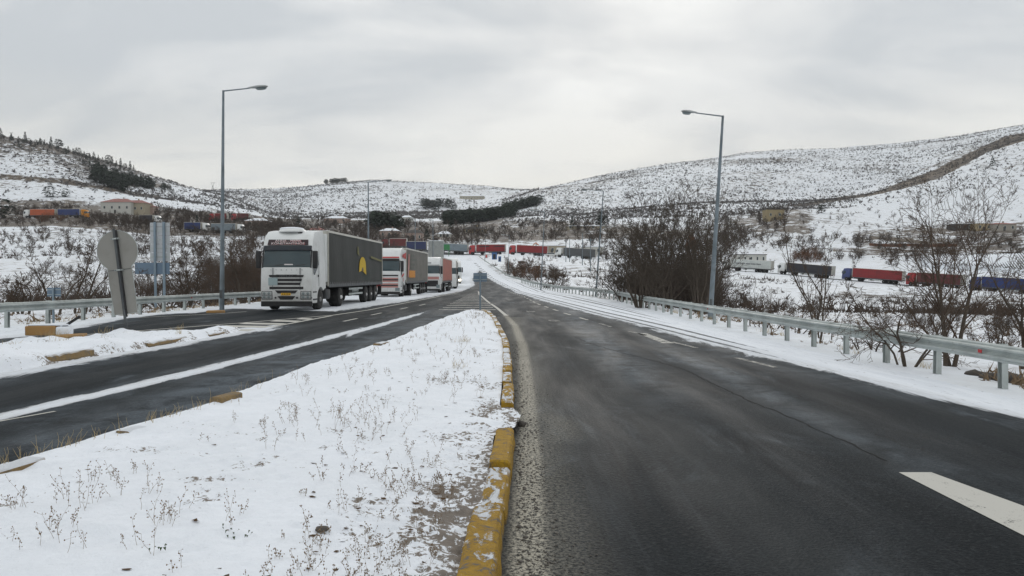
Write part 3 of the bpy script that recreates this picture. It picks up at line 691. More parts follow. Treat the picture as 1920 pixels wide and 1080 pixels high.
def build_small_island():
    xs = np.linspace(-13.4, -8.0, 110); ys = np.exp(np.linspace(math.log(3), math.log(23.6), 190))
    Y, X = np.meshgrid(ys, xs, indexing='ij'); sdv = poly_sd(X, Y, ISL2) + 0.10 * fbm(X / .6, Y / .8, 3, 91)
    Z = 0.12 * sstep(-0.04, 0.14, sdv) + sstep(0, .5, sdv) * (0.15 * fbm(X / 0.8, Y / 1.0, 3, 92) + 0.06 * fbm(X / 0.25, Y / 0.25, 3, 93) + 0.05)
    for cx, cy, h, w in ((-10.78, 20.0, 0.42, 0.40), (-9.7, 13.4, 0.22, 0.75), (-9.9, 11.4, .16, .9), (-9.0, 16.3, 0.10, 0.4), (-11.5, 14.5, .12, .7)):
        Z = Z + h * np.exp(-(((X - cx) / w) ** 2 + ((Y - cy) / (w * 1.1)) ** 2)) * (sdv > 0)
    deb = 0.15 + 0.55 * sstep(0.45, 0.65, .5 + .5 * fbm(X / .5, Y / .5, 4, 95)) + .9 * np.exp(-(sdv / .22) ** 2) * sstep(-.1, .1, fbm(X / .5, Y / .5, 3, 97)) + 0.7 * np.exp(-(((X + 11.2) / .9) ** 2 + ((Y - 18.3) / 1.2) ** 2))
    ok = (sdv > -0.16); idx = np.arange(X.size).reshape(X.shape)
    Fq = np.stack([idx[:-1, :-1], idx[:-1, 1:], idx[1:, 1:], idx[1:, :-1]], -1).reshape(-1, 4)[:, ::-1]
    keep = ok.ravel()[Fq].all(1); Fq = Fq[keep]
    Z = np.where(sdv < -0.02, -0.01, Z + 0.006)
    u, inv = np.unique(Fq, return_inverse=True)
    V = np.stack([X.ravel()[u], Y.ravel()[u], Z.ravel()[u]], 1)
    o = npmesh('small_traffic_island', V, inv.reshape(-1, 4), M['island'], smooth=True, attrs=dict(debris=np.clip(deb, 0, 1.1).ravel()[u]))
    tag(o, kind='structure')
    for i, (x0, y0, x1, y1, z, s) in enumerate([(-9.02,11.6,-8.93,12.7,.02,.12),(-8.88,14.1,-8.76,15.5,.03,.10),(-8.55,17.4,-8.42,19.2,-.02,.12),(-8.36,20.4,-8.30,21.5,-.06,.16)]):
        kerb_stone((x0, y0), (x1, y1), 0.24, 0.17, z - .035, o, 80 + i, .6, mat='kerb_worn')
    return o
small_island = build_small_island()

# ------------------------------------------------------------------ painted markings, each a thin sheet on the asphalt
def sheet(name, poly, z=0.004, wear=0.0, label=None):
    n = len(poly); xs = [p[0] for p in poly]
    V = [(x, y, z + float(lerp_pts(RZ, y))) for x, y in poly]
    me = bpy.data.meshes.new(name); me.from_pydata(V, [], [tuple(range(n))])
    bm = bmesh.new(); bm.from_mesh(me); bmesh.ops.recalc_face_normals(bm, faces=bm.faces)
    for f in bm.faces:
        if f.normal.z < 0: f.normal_flip()
    bm.to_mesh(me); bm.free()
    at = me.attributes.new('wear', 'FLOAT', 'POINT'); at.data.foreach_set('value', np.full(n, wear, np.float32))
    o = mobj(name, me, M['paint']); tag(o, kind='structure'); return o
def ribbon(name, pts, w, wear=0.0, z=0.004, step=1.0):
    P2 = []
    for a, b in zip(pts[:-1], pts[1:]):
        n = max(1, int(math.hypot(b[0]-a[0], b[1]-a[1]) / step))
        P2 += [(a[0] + (b[0]-a[0]) * i / n, a[1] + (b[1]-a[1]) * i / n) for i in range(n)]
    P2.append(pts[-1]); V = []; Fc = []
    for i, (x, y) in enumerate(P2):
        a = P2[max(0, i-1)]; b = P2[min(len(P2)-1, i+1)]; d = Vector((b[0]-a[0], b[1]-a[1], 0)).normalized(); nn = Vector((d.y, -d.x, 0)) * w / 2
        zz = float(lerp_pts(RZ, y)) + z; V += [(x - nn.x, y - nn.y, zz), (x + nn.x, y + nn.y, zz)]
        if i: Fc.append((2*i-2, 2*i-1, 2*i+1, 2*i))
    me = bpy.data.meshes.new(name); me.from_pydata(V, [], Fc)
    at = me.attributes.new('wear', 'FLOAT', 'POINT'); at.data.foreach_set('value', np.full(len(V), wear, np.float32))
    o = mobj(name, me, M['paint']); tag(o, kind='structure'); return o
def zz_parallels():
    # broad lane dash at the lower right and those beyond it
    sheet('lane_dash', [(3.34,3.9),(3.90,3.9),(3.76,5.43),(3.61,6.34),(3.33,6.34)], wear=0.10)
    for y0, y1, x, w in ((18.4,21.6,3.9,.14),):
        sheet('lane_dash', [(x-w,y0),(x+w,y0),(x+w-.1,y1),(x-w-.1,y1)], wear=0.19)
    ribbon('edge_line', [(-.25,31.1),(-.75,38),(-1.6,48),(-2.9,66),(-4.0,88)], .15, wear=0.10)
    # dashed edge of the slip lane
    pts = [(5.0,12.6),(4.5,16),(3.3,24),(2.35,33),(1.5,44),(.9,60),(.15,76),(-.6,92)]
    def at(s, pts=pts):
        ys = [p[1] for p in pts]; return float(np.interp(s, ys, [p[0] for p in pts]))
    y = 13.6
    while y < 92:
        ribbon('edge_dash', [(at(y), y), (at(y + 1.6), y + 1.6)], .12, wear=0.22 if y < 26 else .16); y += 3.6
    # gore hatching past the tip of the island
    Lh = lambda y: float(np.interp(y, [35.5, 48, 62, 80], [-3.6, -3.7, -3.9, -4.3])); Rh = lambda y: float(np.interp(y, [35.5, 48, 62, 80], [-.75, -1.75, -2.75, -3.8]))
    y = 36.2
    while y < 76:
        l, r = Lh(y), Rh(y)
        if r - l > .5: sheet('hatch_bar', [(l, y), (r, y), (r, y + .42), (l, y + .42)], wear=0.16)
        y += 2.4 + (y - 36) * .02
    # gore at the left road: two lines with slanting bars
    A = [(-12.6,20.3),(-11.4,22.6),(-9.6,26.4),(-7.6,31.4),(-7.0,36),(-6.6,44),(-5.9,58),(-5.8,80)]
    B = [(-7.9,24.2),(-7.75,27),(-7.55,31.0)]
    ribbon('gore_line', A, .14, wear=0.08); ribbon('gore_line', B, .14, wear=0.08)
    ax = lambda y: float(np.interp(y, [p[1] for p in A], [p[0] for p in A])); bx = lambda y: float(np.interp(y, [24.2, 27, 31], [-7.9, -7.75, -7.55]))
    for y in (22.4, 23.9, 25.3, 26.8, 28.2):
        a0 = max(ax(y + 1.0), bx(y) - 1.9) + .12; b0 = bx(y) - .1
        if b0 - a0 > .25: sheet('gore_bar', [(b0, y), (b0 + .0, y + .75), (a0, y + 1.15), (a0, y + .4)], wear=0.03)
    ribbon('gore_line', [(-15.0,29.6),(-13.0,32.5),(-12.4,34.5)], .12, wear=.05)
    for y0, x in ((27.2,-6.2),(31.5,-6.0),(37.0,-5.6),(41.5,-5.2)):
        ribbon('lane_dash', [(x, y0), (x + .12, y0 + 1.8)], .12, wear=.12)
    ribbon('edge_line', [(-5.7,9.2),(-6.6,7.0)], .05, wear=.1)
    for y0, x in ((44,-1.1),(56,-1.6),(34,.9),(70,-2.2),(27,1.6)):
        ribbon('lane_dash', [(x, y0), (x - .05, y0 + 1.2)], .40, wear=.26)
    ribbon('stop_line', [(-7.2,70.5),(-4.9,70.3)], .35, wear=.1)
zz_parallels()
# long crack in the near carriageway
def build_crack():
    pts = [(3.44,6.75),(3.40,7.6),(3.30,9.2),(3.22,9.8),(3.16,11.2),(3.12,13.2),(2.85,14.6),(2.35,16.4),(1.98,18.2),(1.7,20.4)]
    V = []; Fc = []; n = 0; rr = random.Random(4)
    q = []
    for a, b in zip(pts[:-1], pts[1:]):
        k = int((b[1]-a[1]) / .12) + 1
        for i in range(k): q.append((a[0] + (b[0]-a[0])*i/k + rr.uniform(-.022,.022), a[1] + (b[1]-a[1])*i/k))
    for i, (x, y) in enumerate(q):
        w = rr.uniform(.006, .017); V += [(x - w, y, .003), (x + w, y, .003)]
        if i: Fc.append((2*i-2, 2*i-1, 2*i+1, 2*i))
    me = bpy.data.meshes.new('road_crack'); me.from_pydata(V, [], Fc); o = mobj('road_crack', me, M['crack_shade']); tag(o, kind='structure')  # flat strip; the shade inside the crack is put into its black
build_crack()
# ------------------------------------------------------------------ guard rails
def w_beam(pts, name, parent):
    "corrugated beam along 3D points, facing the road (+side given by sign of sd)"
    prof = [(0.0,-.155),(.018,-.13),(.018,-.105),(.075,-.085),(.075,-.055),(.018,-.03),(.0,0),(.018,.03),(.075,.055),(.075,.085),(.018,.105),(.018,.13),(0,.155)]
    return prof
def rail(name, line, zoff, spacing, y0, y1, side, label, postgap=2.0, reflect=(), beamspan=2):
    root = empty(name, (0, 0, 0)); tag(root, label, 'guard rail')
    # walk along the line with equal steps
    ys = [p[0] for p in line]; xs = [p[1] for p in line]; P3 = []; y = y0
    while y <= y1:
        x = float(np.interp(y, ys, xs)); P3.append(Vector((x, y, Hs(x, y) * 0 + float(lerp_pts(RZ, y)) + zoff(y))))
        dx = (float(np.interp(y + .5, ys, xs)) - x) / .5; y += postgap / math.sqrt(1 + dx * dx)
    prof = [(0.0,-.155),(.02,-.13),(.02,-.105),(.078,-.085),(.078,-.055),(.02,-.03),(.0,0),(.02,.03),(.078,.055),(.078,.085),(.02,.105),(.02,.13),(0,.155)]
    base_post = None
    for i in range(0, len(P3) - 1, beamspan):
        seg = P3[i:min(i + beamspan + 1, len(P3))]
        if len(seg) < 2: break
        V = []; Fc = []; K = len(prof)
        sub = []
        for a, b in zip(seg[:-1], seg[1:]):
            sub += [a, (a + b) / 2]
        sub.append(seg[-1])
        jit = R.uniform(-.006, .006)
        for j, p in enumerate(sub):
            a = sub[max(0, j-1)]; b = sub[min(len(sub)-1, j+1)]; d = (b - a).normalized(); nn = Vector((-d.y, d.x, 0)) * side
            if j == len(sub) - 1: p = p + d * .12; 
            lift = .004 if j == len(sub) - 1 else 0
            for (o, h) in prof: q = p + nn * (.10 + o + lift) + Vector((0, 0, .60 + h + jit)); V.append(tuple(q))
            for (o, h) in reversed(prof): q = p + nn * (.10 + o - .006 + lift) + Vector((0, 0, .60 + h + jit)); V.append(tuple(q))
        KK = 2 * K
        for j in range(len(sub) - 1):
            for k in range(KK): Fc.append((j*KK+k, j*KK+(k+1)%KK, (j+1)*KK+(k+1)%KK, (j+1)*KK+k))
        me = bpy.data.meshes.new('beam'); me.from_pydata(V, [], Fc); bm = bmesh.new(); bm.from_mesh(me)
        bmesh.ops.recalc_face_normals(bm, faces=bm.faces); bm.to_mesh(me); bm.free()
        mobj('beam', me, M['galv'], root)
    mb = MB(); mb.box(-.055, .055, -.06, -.052, -.9, .76); mb.box(-.055, .055, .052, .06, -.9, .76); mb.box(-.055, -.047, -.052, .052, -.9, .76)
    pm = mb.mesh('post'); sb = MB(); sb.box(.0, .10, -.05, .05, .52, .70); sm = sb.mesh('spacer')
    rb = MB(); rb.box(0, .012, -.05, .05, -.03, .03); rm = rb.mesh('reflector')
    for i, p in enumerate(P3):
        a = P3[max(0, i-1)]; b = P3[min(len(P3)-1, i+1)]; d = (b - a).normalized(); ang = math.atan2(-(d.x) * side * 1.0, d.y * side)  # +x local faces the road
        nn = Vector((-d.y, d.x, 0)) * side; rz = math.atan2(nn.y, nn.x)
        if p.y < 130:
            o = mobj('post', pm, M['galv'], root); o.location = p; o.rotation_euler = (0, R.uniform(-.02, .02), rz)
            s_ = mobj('spacer', sm, M['galv'], root); s_.location = p; s_.rotation_euler = (0, 0, rz)
        if i in reflect:
            o = mobj('reflector', rm, M['red'], root); o.location = p + nn * .185 + Vector((0, 0, .60)) + d * .35; o.rotation_euler = (0, 0, rz)
    return root
rail('guard_rail', XR, lambda y: float(lerp_pts(SHD, y)) + .03, 2, 5.0, 262, 1,
     'long galvanised guard rail curving along the right edge of the road', 2.0, reflect=(4, 13, 22, 31))
rail('guard_rail', XL, lambda y: float(np.interp(y, [0, 24, 45, 300], [.06, .06, -.05, -.05])), 2, 12.0, 100, -1,
     'low galvanised guard rail on the left behind the battered sign and the first lorry', 2.0, reflect=(12, 18))

# ------------------------------------------------------------------ street lamps
def lamp(base, top, armend, label, r=0.10, group='street lamps along the road', headlen=.9):
    base = Vector(base); top = Vector(top); armend = Vector(armend)
    root = empty('street_lamp', base); tag(root, label, 'street lamp', group)
    t = top - base; a = armend - base; d = (armend - top).normalized(); hs = a - d * headlen
    mb = MB(); n = 8
    for i in range(n): mb.tube(t * (i / n), t * ((i + 1) / n), r * (1 - .55 * i / n), r * (1 - .55 * (i + 1) / n), 10, caps=(i in (0, n-1)))
    mb.build('pole', M['polesteel'], root, smooth=True)
    MB().box(-r * 2, r * 2, -r * 2, r * 2, -.25, .03).build('base_plate', M['polesteel'], root)
    MB().box(-.06, .06, -r - .02, -r + .01, .6, 1.0).build('hatch_cover', M['galv_dark'], root)
    MB().tube(t + Vector((0, 0, -.03)), hs, .034, .028, 8).build('arm', M['polesteel'], root, smooth=True)
    # cobra head: flattened tapering shell
    up = Vector((0, 0, 1)); sd = d.cross(up).normalized(); up2 = sd.cross(d).normalized()
    V = []; Fc = []; prof = [(-.12, .03, .03), (0, .05, .05), (.15, .09, .065), (.4, .15, .085), (.65, .16, .08), (.85, .12, .055), (.93, .03, .02)]
    K = 12
    for s, w, h in prof:
        for k in range(K):
            an = 2 * math.pi * k / K; zz = math.sin(an) * h
            if zz < 0: zz *= .6
            V.append(tuple(hs + d * (s * headlen) + sd * math.cos(an) * w + up2 * (zz + .02)))
    m = len(prof)
    for i in range(m - 1):
        for k in range(K): Fc.append((i*K+k, i*K+(k+1)%K, (i+1)*K+(k+1)%K, (i+1)*K+k))
    Fc += [tuple(range(K)), tuple((m-1)*K + k for k in range(K))]
    mb = MB(); mb.add(V, Fc); mb.build('lamp_head', M['greyhead'], root, smooth=True)
    V = []; c = hs + d * (.58 * headlen) - up2 * .045
    mb = MB(); ring = [tuple(c + d * math.cos(k / 12 * 6.283) * .30 * headlen + sd * math.sin(k / 12 * 6.283) * .13) for k in range(12)]
    low = [tuple(c + d * math.cos(k / 12 * 6.283) * .20 * headlen + sd * math.sin(k / 12 * 6.283) * .08 - up2 * .07) for k in range(12)]
    mb.add(ring + low, [tuple(range(12)), tuple(range(12, 24))] + [(k, (k+1)%12, 12+(k+1)%12, 12+k) for k in range(12)])
    mb.build('lamp_glass', M['lampglass'], root, smooth=True)
    return root
M['greyhead'] = mat_plain('lamp_shell', (0.36, 0.38, 0.38), 0.45, 0.3, (.15, .15, .15), 6)
def lamp_px(ub, Yb, ut, yt, ua, ya, label, Ya=None, r=.10, hl=.9):
    x = (ub - 960) / F * Yb; z = Hs(x, Yb); top = P(ut, yt, Yb); arm = P(ua, ya, Ya or Yb)
    lamp((x, Yb, z - .02), top, arm, label, r, headlen=hl)
lamp_px(415.5, 36, 421, 171, 507, 164, 'tall grey street lamp between the battered sign and the first lorry', r=.115, hl=.95)
lamp_px(1332, 36, 1354, 218, 1274, 210, 'tall grey street lamp behind the right guard rail, arm reaching left over the road', r=.125, hl=.75)
lamp_px(691, 70, 691, 341, 737, 338, 'grey street lamp rising behind the dark trailer of the first lorry', r=.11)
lamp_px(1117, 69, 1131, 358, 1088, 355, 'thin street lamp on the right beside the bare thicket', r=.09)
lamp_px(1014, 98, 1021, 397, 992, 393, 'distant street lamp right of the road, in front of the grey trailer', r=.09)
lamp_px(778, 118, 779, 411, 768, 410, 'distant street lamp behind the second lorry', r=.10)
lamp_px(812, 135, 812, 413, 803, 412, 'distant street lamp behind the ribbed container', r=.10)
lamp_px(953, 175, 955, 441, 940, 440, 'far street lamp by the red lorry near the junction', r=.09)
lamp_px(909, 235, 911, 440, 920, 438, 'farthest street lamp before the first red lorry', r=.09)

# utility poles
def upole(u, Y, y_top, label, wood=False, cross=True):
    x = (u - 960) / F * Y; z = Hs(x, Y); h = P(u, y_top, Y).z - z
    root = empty('utility_pole', (x, Y, z)); tag(root, label, 'utility pole')
    m = M['rust'] if wood else M['polesteel']
    MB().tube((0, 0, -.3), (0, 0, h), .13, .09, 8).build('pole', m, root)
    if cross:
        MB().box(-1.1, 1.1, -.05, .05, h - .5, h - .38).build('cross_arm', m, root)
        for xx in (-.9, 0, .9): MB().tube((xx, 0, h - .38), (xx, 0, h - .18), .05, .04, 6).build('insulator', M['lampglass'], root)
M['rust'] = mat_plain('rusty_wood', (0.10, 0.055, 0.04), .9, .5, (.05, .04, .03), 5)
upole(1107, 190, 447, 'rusty brown utility pole standing in the snow field')
upole(1092, 215, 437, 'slim pale pole beyond the snow field', cross=False)
upole(1061, 240, 449, 'thin pole left of the grey trailer', cross=False)
upole(1068, 243, 449, 'thin twin pole in front of the grey trailer', cross=False)
upole(1345, 120, 470, 'pole behind the lamp at the bare trees', cross=False)

# ------------------------------------------------------------------ signs
def zz_sign_battered():
    bx, by = (236 - 960) / F * 20.0, 20.0
    z0 = .25
    root = empty('road_sign', (bx, by, z0)); tag(root, 'weathered grey keyhole shaped sign back on a leaning post in the left snow island', 'road sign')
    lean = Matrix.Rotation(-0.118, 4, 'Y')   # top to the left
    Mx = lambda p: tuple(lean @ Vector(p))
    # plate: disc over a tapering panel, one outline with thickness
    H0 = .38; top = 2.72; cz = 2.12; Rr = .555; out = []
    a0 = math.radians(-53)
    for k in range(41):
        a = a0 + (math.pi - 2 * a0) * k / 40; out.append((math.cos(a) * Rr, cz + math.sin(a) * Rr))
    out = out + [(-.335, 1.6), (-.30, .40), (.34, .40), (.335, 1.6)]
    mb = MB(); n = len(out); vs = [(x, .05, z) for x, z in out] + [(x, .066, z) for x, z in out]
    mb.add([Mx(p) for p in vs], [tuple(range(n)), tuple(range(2*n-1, n-1, -1))] + [(k, (k+1)%n, n+(k+1)%n, n+k) for k in range(n)])
    mb.build('sign_plate', M['greyplate'], root)
    # folded lip round the plate
    mb = MB()
    for k in range(n):
        a = out[k]; b = out[(k+1)%n]; mb.tube(Mx((a[0], .05, a[1])), Mx((b[0], .05, b[1])), .009, .009, 5)
    mb.build('plate_rim', M['galv'], root)
    MB().tube(Mx((0, 0, -.4)), Mx((0, 0, 2.72)), .036, .036, 10).build('post', M['galv_dark'], root, smooth=True)
    mb = MB(); mb.add([Mx(p) for p in [(.025,-.01,.32),(.06,-.01,.32),(.06,.04,.32),(.025,.04,.32),(.025,-.01,2.68),(.06,-.01,2.68),(.06,.04,2.68),(.025,.04,2.68)]],[(0,3,2,1),(4,5,6,7),(0,1,5,4),(1,2,6,5),(2,3,7,6),(3,0,4,7)])
    mb.build('post_channel', M['black'], root)
    for h in (1.6, 2.45):
        mb = MB(); vs = [(-.10,-.045,h-.02),(.10,-.045,h-.02),(.10,.05,h-.02),(-.10,.05,h-.02),(-.10,-.045,h+.02),(.10,-.045,h+.02),(.10,.05,h+.02),(-.10,.05,h+.02)]
        mb.hexa([Mx(p) for p in vs]); mb.build('bracket', M['galv'], root)
        for xx in (-.07, .07):
            mb = MB(); mb.tube(Mx((xx, -.06, h)), Mx((xx, -.045, h)), .012, .012, 6); mb.build('bolt', M['galv_dark'], root)
    mb = MB(); mb.add([Mx(p) for p in [(-.305,.04,1.60),(.30,.04,1.60),(.30,.05,1.60),(-.305,.05,1.60),(-.305,.04,1.615),(.30,.04,1.615),(.30,.05,1.615),(-.305,.05,1.615)]],[(0,3,2,1),(4,5,6,7),(0,1,5,4),(1,2,6,5),(2,3,7,6),(3,0,4,7)])
    mb.build('seam', M['galv_dark'], root)
zz_sign_battered()
def zz_sign_lattice():
    Y = 40.0; x0 = (281-960)/F*Y; x1 = (318-960)/F*Y; zt = P(0,417,Y).z; zb = P(0,490,Y).z; z0 = Hs((x0+x1)/2, Y)
    cx = (x0+x1)/2; root = empty('information_sign', (cx, Y, z0)); tag(root, 'tall pale sign back with cross rails above a blue plate, on two posts', 'road sign')
    w = (x1-x0)/2; n = 9; hh = (zt-zb)/n
    for i in range(n):
        MB().box(-w, w, .05, .075, zb - z0 + i*hh + .008, zb - z0 + (i+1)*hh - .008).build('panel', M['palepanel'], root)
    for xx in (-w*.45, w*.45):
        MB().box(xx-.055, xx+.055, -.06, .03, -.5 if xx > 0 else zb - z0 - .75, zt - z0 + .02).build('post', M['steelblue'], root)
    MB().box(-w*.45-.05, -w*.45+.05, -.05, .05, -.5, zb - z0 - .75).build('post', M['steelblue'], root)
    for i in (1, 3, 5, 7): MB().box(-w, w, .03, .05, zb - z0 + i*hh - .03, zb - z0 + i*hh + .03).build('cross_rail', M['galv'], root)
    xb0 = (252-960)/F*Y - cx; xb1 = (317-960)/F*Y - cx
    MB().box(xb0, xb1, .052, .078, P(0,514,Y).z - z0, P(0,492.5,Y).z - z0).build('name_plate', M['bluegrey'], root)
M['palepanel'] = mat_plain('pale_sign_back', (0.42, 0.44, 0.46), .5, .3, (.25, .26, .27), 2.0, metal=.2)
M['steelblue'] = mat_plain('blue_grey_steel', (0.20, 0.26, 0.31), .5, .3, (.12, .14, .15), 2.0, metal=.3)
zz_sign_lattice()
def small_back_sign(u0, u1, yt, yb, Y, foot, label, mat, name='road_sign', rx=0.0):
    x = (u0+u1)/2; X = (x-960)/F*Y; z0 = foot; w = (u1-u0)/2/F*Y
    root = empty(name, (X, Y, z0)); tag(root, label, 'road sign')
    zt = P(0,yt,Y).z - z0; zb = P(0,yb,Y).z - z0
    mb = MB(); mb.box(-w, w, .045, .06, zb, zt); mb.build('sign_plate', mat, root)
    MB().box(-w, w, .03, .045, zb + (zt-zb)*.2, zb + (zt-zb)*.26).build('cross_rail', M['galv'], root)
    MB().box(-w, w, .03, .045, zb + (zt-zb)*.74, zb + (zt-zb)*.80).build('cross_rail', M['galv'], root)
    MB().tube((0, 0, -.3), (0, 0, zt), .038, .038, 10).build('post', M['steelblue'], root, smooth=True)
    return root
small_back_sign(887.5, 913, 512, 528, 36.3, 0.0, 'small blue grey sign back on a post past the tip of the snowy island', M['bluegrey'])
small_back_sign(86.5, 112, 539.5, 556, 26.5, Hs((99-960)/F*26.5, 26.5), 'small square blue grey sign back just above the left guard rail', M['bluegrey'])
# toppled kerb block, stick and slab on the small island
def debris():
    z = .20; o = empty('toppled_kerb_block', (-11.75, 18.6, .19), .12); tag(o, 'toppled ochre kerb block capped with snow beside the battered sign', 'kerb block')
    mb = MB(); mb.box(-.42, .30, -.14, .14, 0, .24); mb.build('stone', M['yellowstone'], o, bevel=.025, seg=2)
    mb = MB(); mb.box(.302, .62, -.16, .14, .0, .22); mb.build('broken_end', M['snow'], o, bevel=.05, seg=3, smooth=True)
    mb = MB(); mb.box(-.36, .56, -.12, .13, .243, .285); mb.build('snow_cap', M['snow'], o, bevel=.018, seg=2, smooth=True)
    s = MB().box(-.03, .03, -.03, .03, 0, .62); st = s.build('broken_post', M['black']); st.location = (-11.45, 18.7, .33); st.rotation_euler = (0.2, 1.0, 0.2)
    tag(st, 'short black broken post sticking up from the snow by the toppled block', 'broken post')
    s = MB().box(-.34, .36, -.10, .12, 0, .06); sl = s.build('concrete_slab', M['yellowstone'], bevel=.01); sl.location = (-10.95, 18.3, .17); sl.rotation_euler = (.1, -.05, .1)
    tag(sl, 'thin broken slab lying between the kerb block and the sign post', 'slab')
debris()
def pebble(x, y, z, r, name, label, cat, mat, flat=.6, seed=1):
    bm = bmesh.new(); bmesh.ops.create_icosphere(bm, subdivisions=2, radius=r); rr = random.Random(seed)
    for v in bm.verts: v.co *= rr.uniform(.82, 1.12); v.co.z *= flat
    me = bpy.data.meshes.new(name); bm.to_mesh(me); bm.free()
    for p in me.polygons: p.use_smooth = True
    o = mobj(name, me, mat); o.location = (x, y, z); return tag(o, label, cat)
M['stone'] = mat_plain('dark_stone', (0.07, 0.062, 0.055), .9, .4, (.16, .14, .12), 10, bump=.6)
s1 = pebble(.11, 8.3, .022, .05, 'stone', 'small dark stone with a dab of snow lying on the road beside the yellow kerb', 'stone', M['stone'], .75, 3)
pebble(-1.15, 4.45, .165, .045, 'dirt_clod', 'flat dark clod half buried in the snow at the bottom of the island', 'clod', M['stone'], .3, 5)
# grit and clods scattered along the kerb foot
def grit():
    V = []; Fc = []; base = [(1,0,0),(-1,0,0),(0,1,0),(0,-1,0),(0,0,1),(0,0,-1)]; fs = [(0,2,4),(2,1,4),(1,3,4),(3,0,4),(2,0,5),(1,2,5),(3,1,5),(0,3,5)]
    rr = random.Random(9)
    for i in range(1900):
        y = math.exp(rr.uniform(math.log(3.2), math.log(19))); x = .03 + abs(rr.gauss(0, .16)) + (-.02 * (y > 9)); s = rr.uniform(.003, .011) * (2.0 if rr.random() < .05 else 1)
        b = len(V); sc = [s * rr.uniform(.6, 1.3) for _ in range(3)]
        for p in base: V.append((x + p[0]*sc[0], y + p[1]*sc[1], .003 + p[2]*sc[2]*.7))
        Fc += [(a+b, c+b, d+b) for a, c, d in fs]
    o = npmesh('grit', V, Fc, M['grit']); tag(o, 'loose grit scattered along the foot of the yellow kerb', 'grit', kind='stuff')
M['grit'] = mat_plain('grit_stone', (0.11, 0.10, 0.09), .9, .5, (.25, .24, .22), 8)
grit()
# ------------------------------------------------------------------ lorries
def text_part(s, size, mat, parent, loc, rot, depth=.004, name='lettering', sx=1.0, align='CENTER'):
    cu = bpy.data.curves.new('lettering_curve', 'FONT'); cu.body = s; cu.size = size; cu.extrude = depth; cu.align_x = align; cu.align_y = 'CENTER'
    cu.resolution_u = 3
    tmp = bpy.data.objects.new('lettering_curve', cu); C.objects.link(tmp)
    dg = bpy.context.evaluated_depsgraph_get(); me = bpy.data.meshes.new_from_object(tmp.evaluated_get(dg)); me.name = name
    bpy.data.objects.remove(tmp); bpy.data.curves.remove(cu)
    me.materials.clear(); o = mobj(name, me, mat, parent); o.location = loc; o.rotation_euler = rot; o.scale = (sx, 1, 1); return o
def wheel(parent, x, y, r, w, name='wheel', hub=True, dual=False, out=1, detail=True):
    e = empty(name, (x, y, r), 0, parent)
    n = 24 if detail else 12
    mb = MB(); mb.lathe([(-w/2, r*.62), (-w/2, r*.93), (-w/2+.03, r*.985), (0, r), (w/2-.03, r*.985), (w/2, r*.93), (w/2, r*.62)], (0,0,0), 'x', n)
    mb.build('tyre', M['tyre'], e, smooth=True)
    s = out
    prof = [(s*w*.30, r*.60), (s*w*.47, r*.61), (s*w*.50, r*.58), (s*w*.30, r*.50), (s*w*.12, r*.36), (s*w*.14, r*.22), (s*w*.34, r*.20), (s*w*.40, r*.12)] if dual else \
           [(s*w*.30, r*.60), (s*w*.48, r*.61), (s*w*.50, r*.57), (s*w*.36, r*.50), (s*w*.46, r*.34), (s*w*.50, r*.22), (s*w*.62, r*.18), (s*w*.64, r*.08)]
    MB().lathe(prof, (0,0,0), 'x', n).build('rim', M['rim'], e, smooth=True)
    if detail:
        MB().lathe([(s*w*.42, r*.20), (s*w*.60, r*.19), (s*w*.66, r*.10)], (0,0,0), 'x', 14).build('hub_cap', M['hubwhite'] if hub else M['rim'], e, smooth=True)
    return e
def cab_profile(hz=3.95, front=(0.0,), style=0, length=2.3, axle=1.40, ar=.60):
    """side outline (y, z): from the foot of the bumper up the front, over the roof and down behind, arch last"""
    if style == 0:     # rounded high roof
        up = [(.06,.36),(.0,.50),(-.01,1.0),(.02,1.6),(.06,2.12),(.20,2.92),(.30,3.16),(.40,3.42),(.56,3.64),(.82,3.82),(1.25,hz-.05),(1.7,hz),(length-.1,hz-.01)]
    elif style == 1:   # squarer cab with stepped roof
        up = [(.05,.36),(.0,.50),(.0,1.1),(.03,1.75),(.07,2.10),(.20,2.80),(.22,2.92),(.30,3.2),(.46,3.55),(.80,hz-.10),(1.3,hz),(length-.1,hz)]
    else:
        up = [(.05,.36),(.0,.50),(.0,1.1),(.02,1.9),(.10,2.75),(.16,3.1),(.3,3.5),(.6,hz-.12),(1.0,hz),(length-.1,hz)]
    dn = [(length,hz-.25),(length,1.05),(axle+ar+.08,1.02)]
    arch = [(axle + ar*math.cos(t), .53 + ar*math.sin(t)) for t in [math.radians(a) for a in (42,62,82,102,122,142,160,178)]]
    return up + dn + arch + [(axle-ar-.02,.36)]
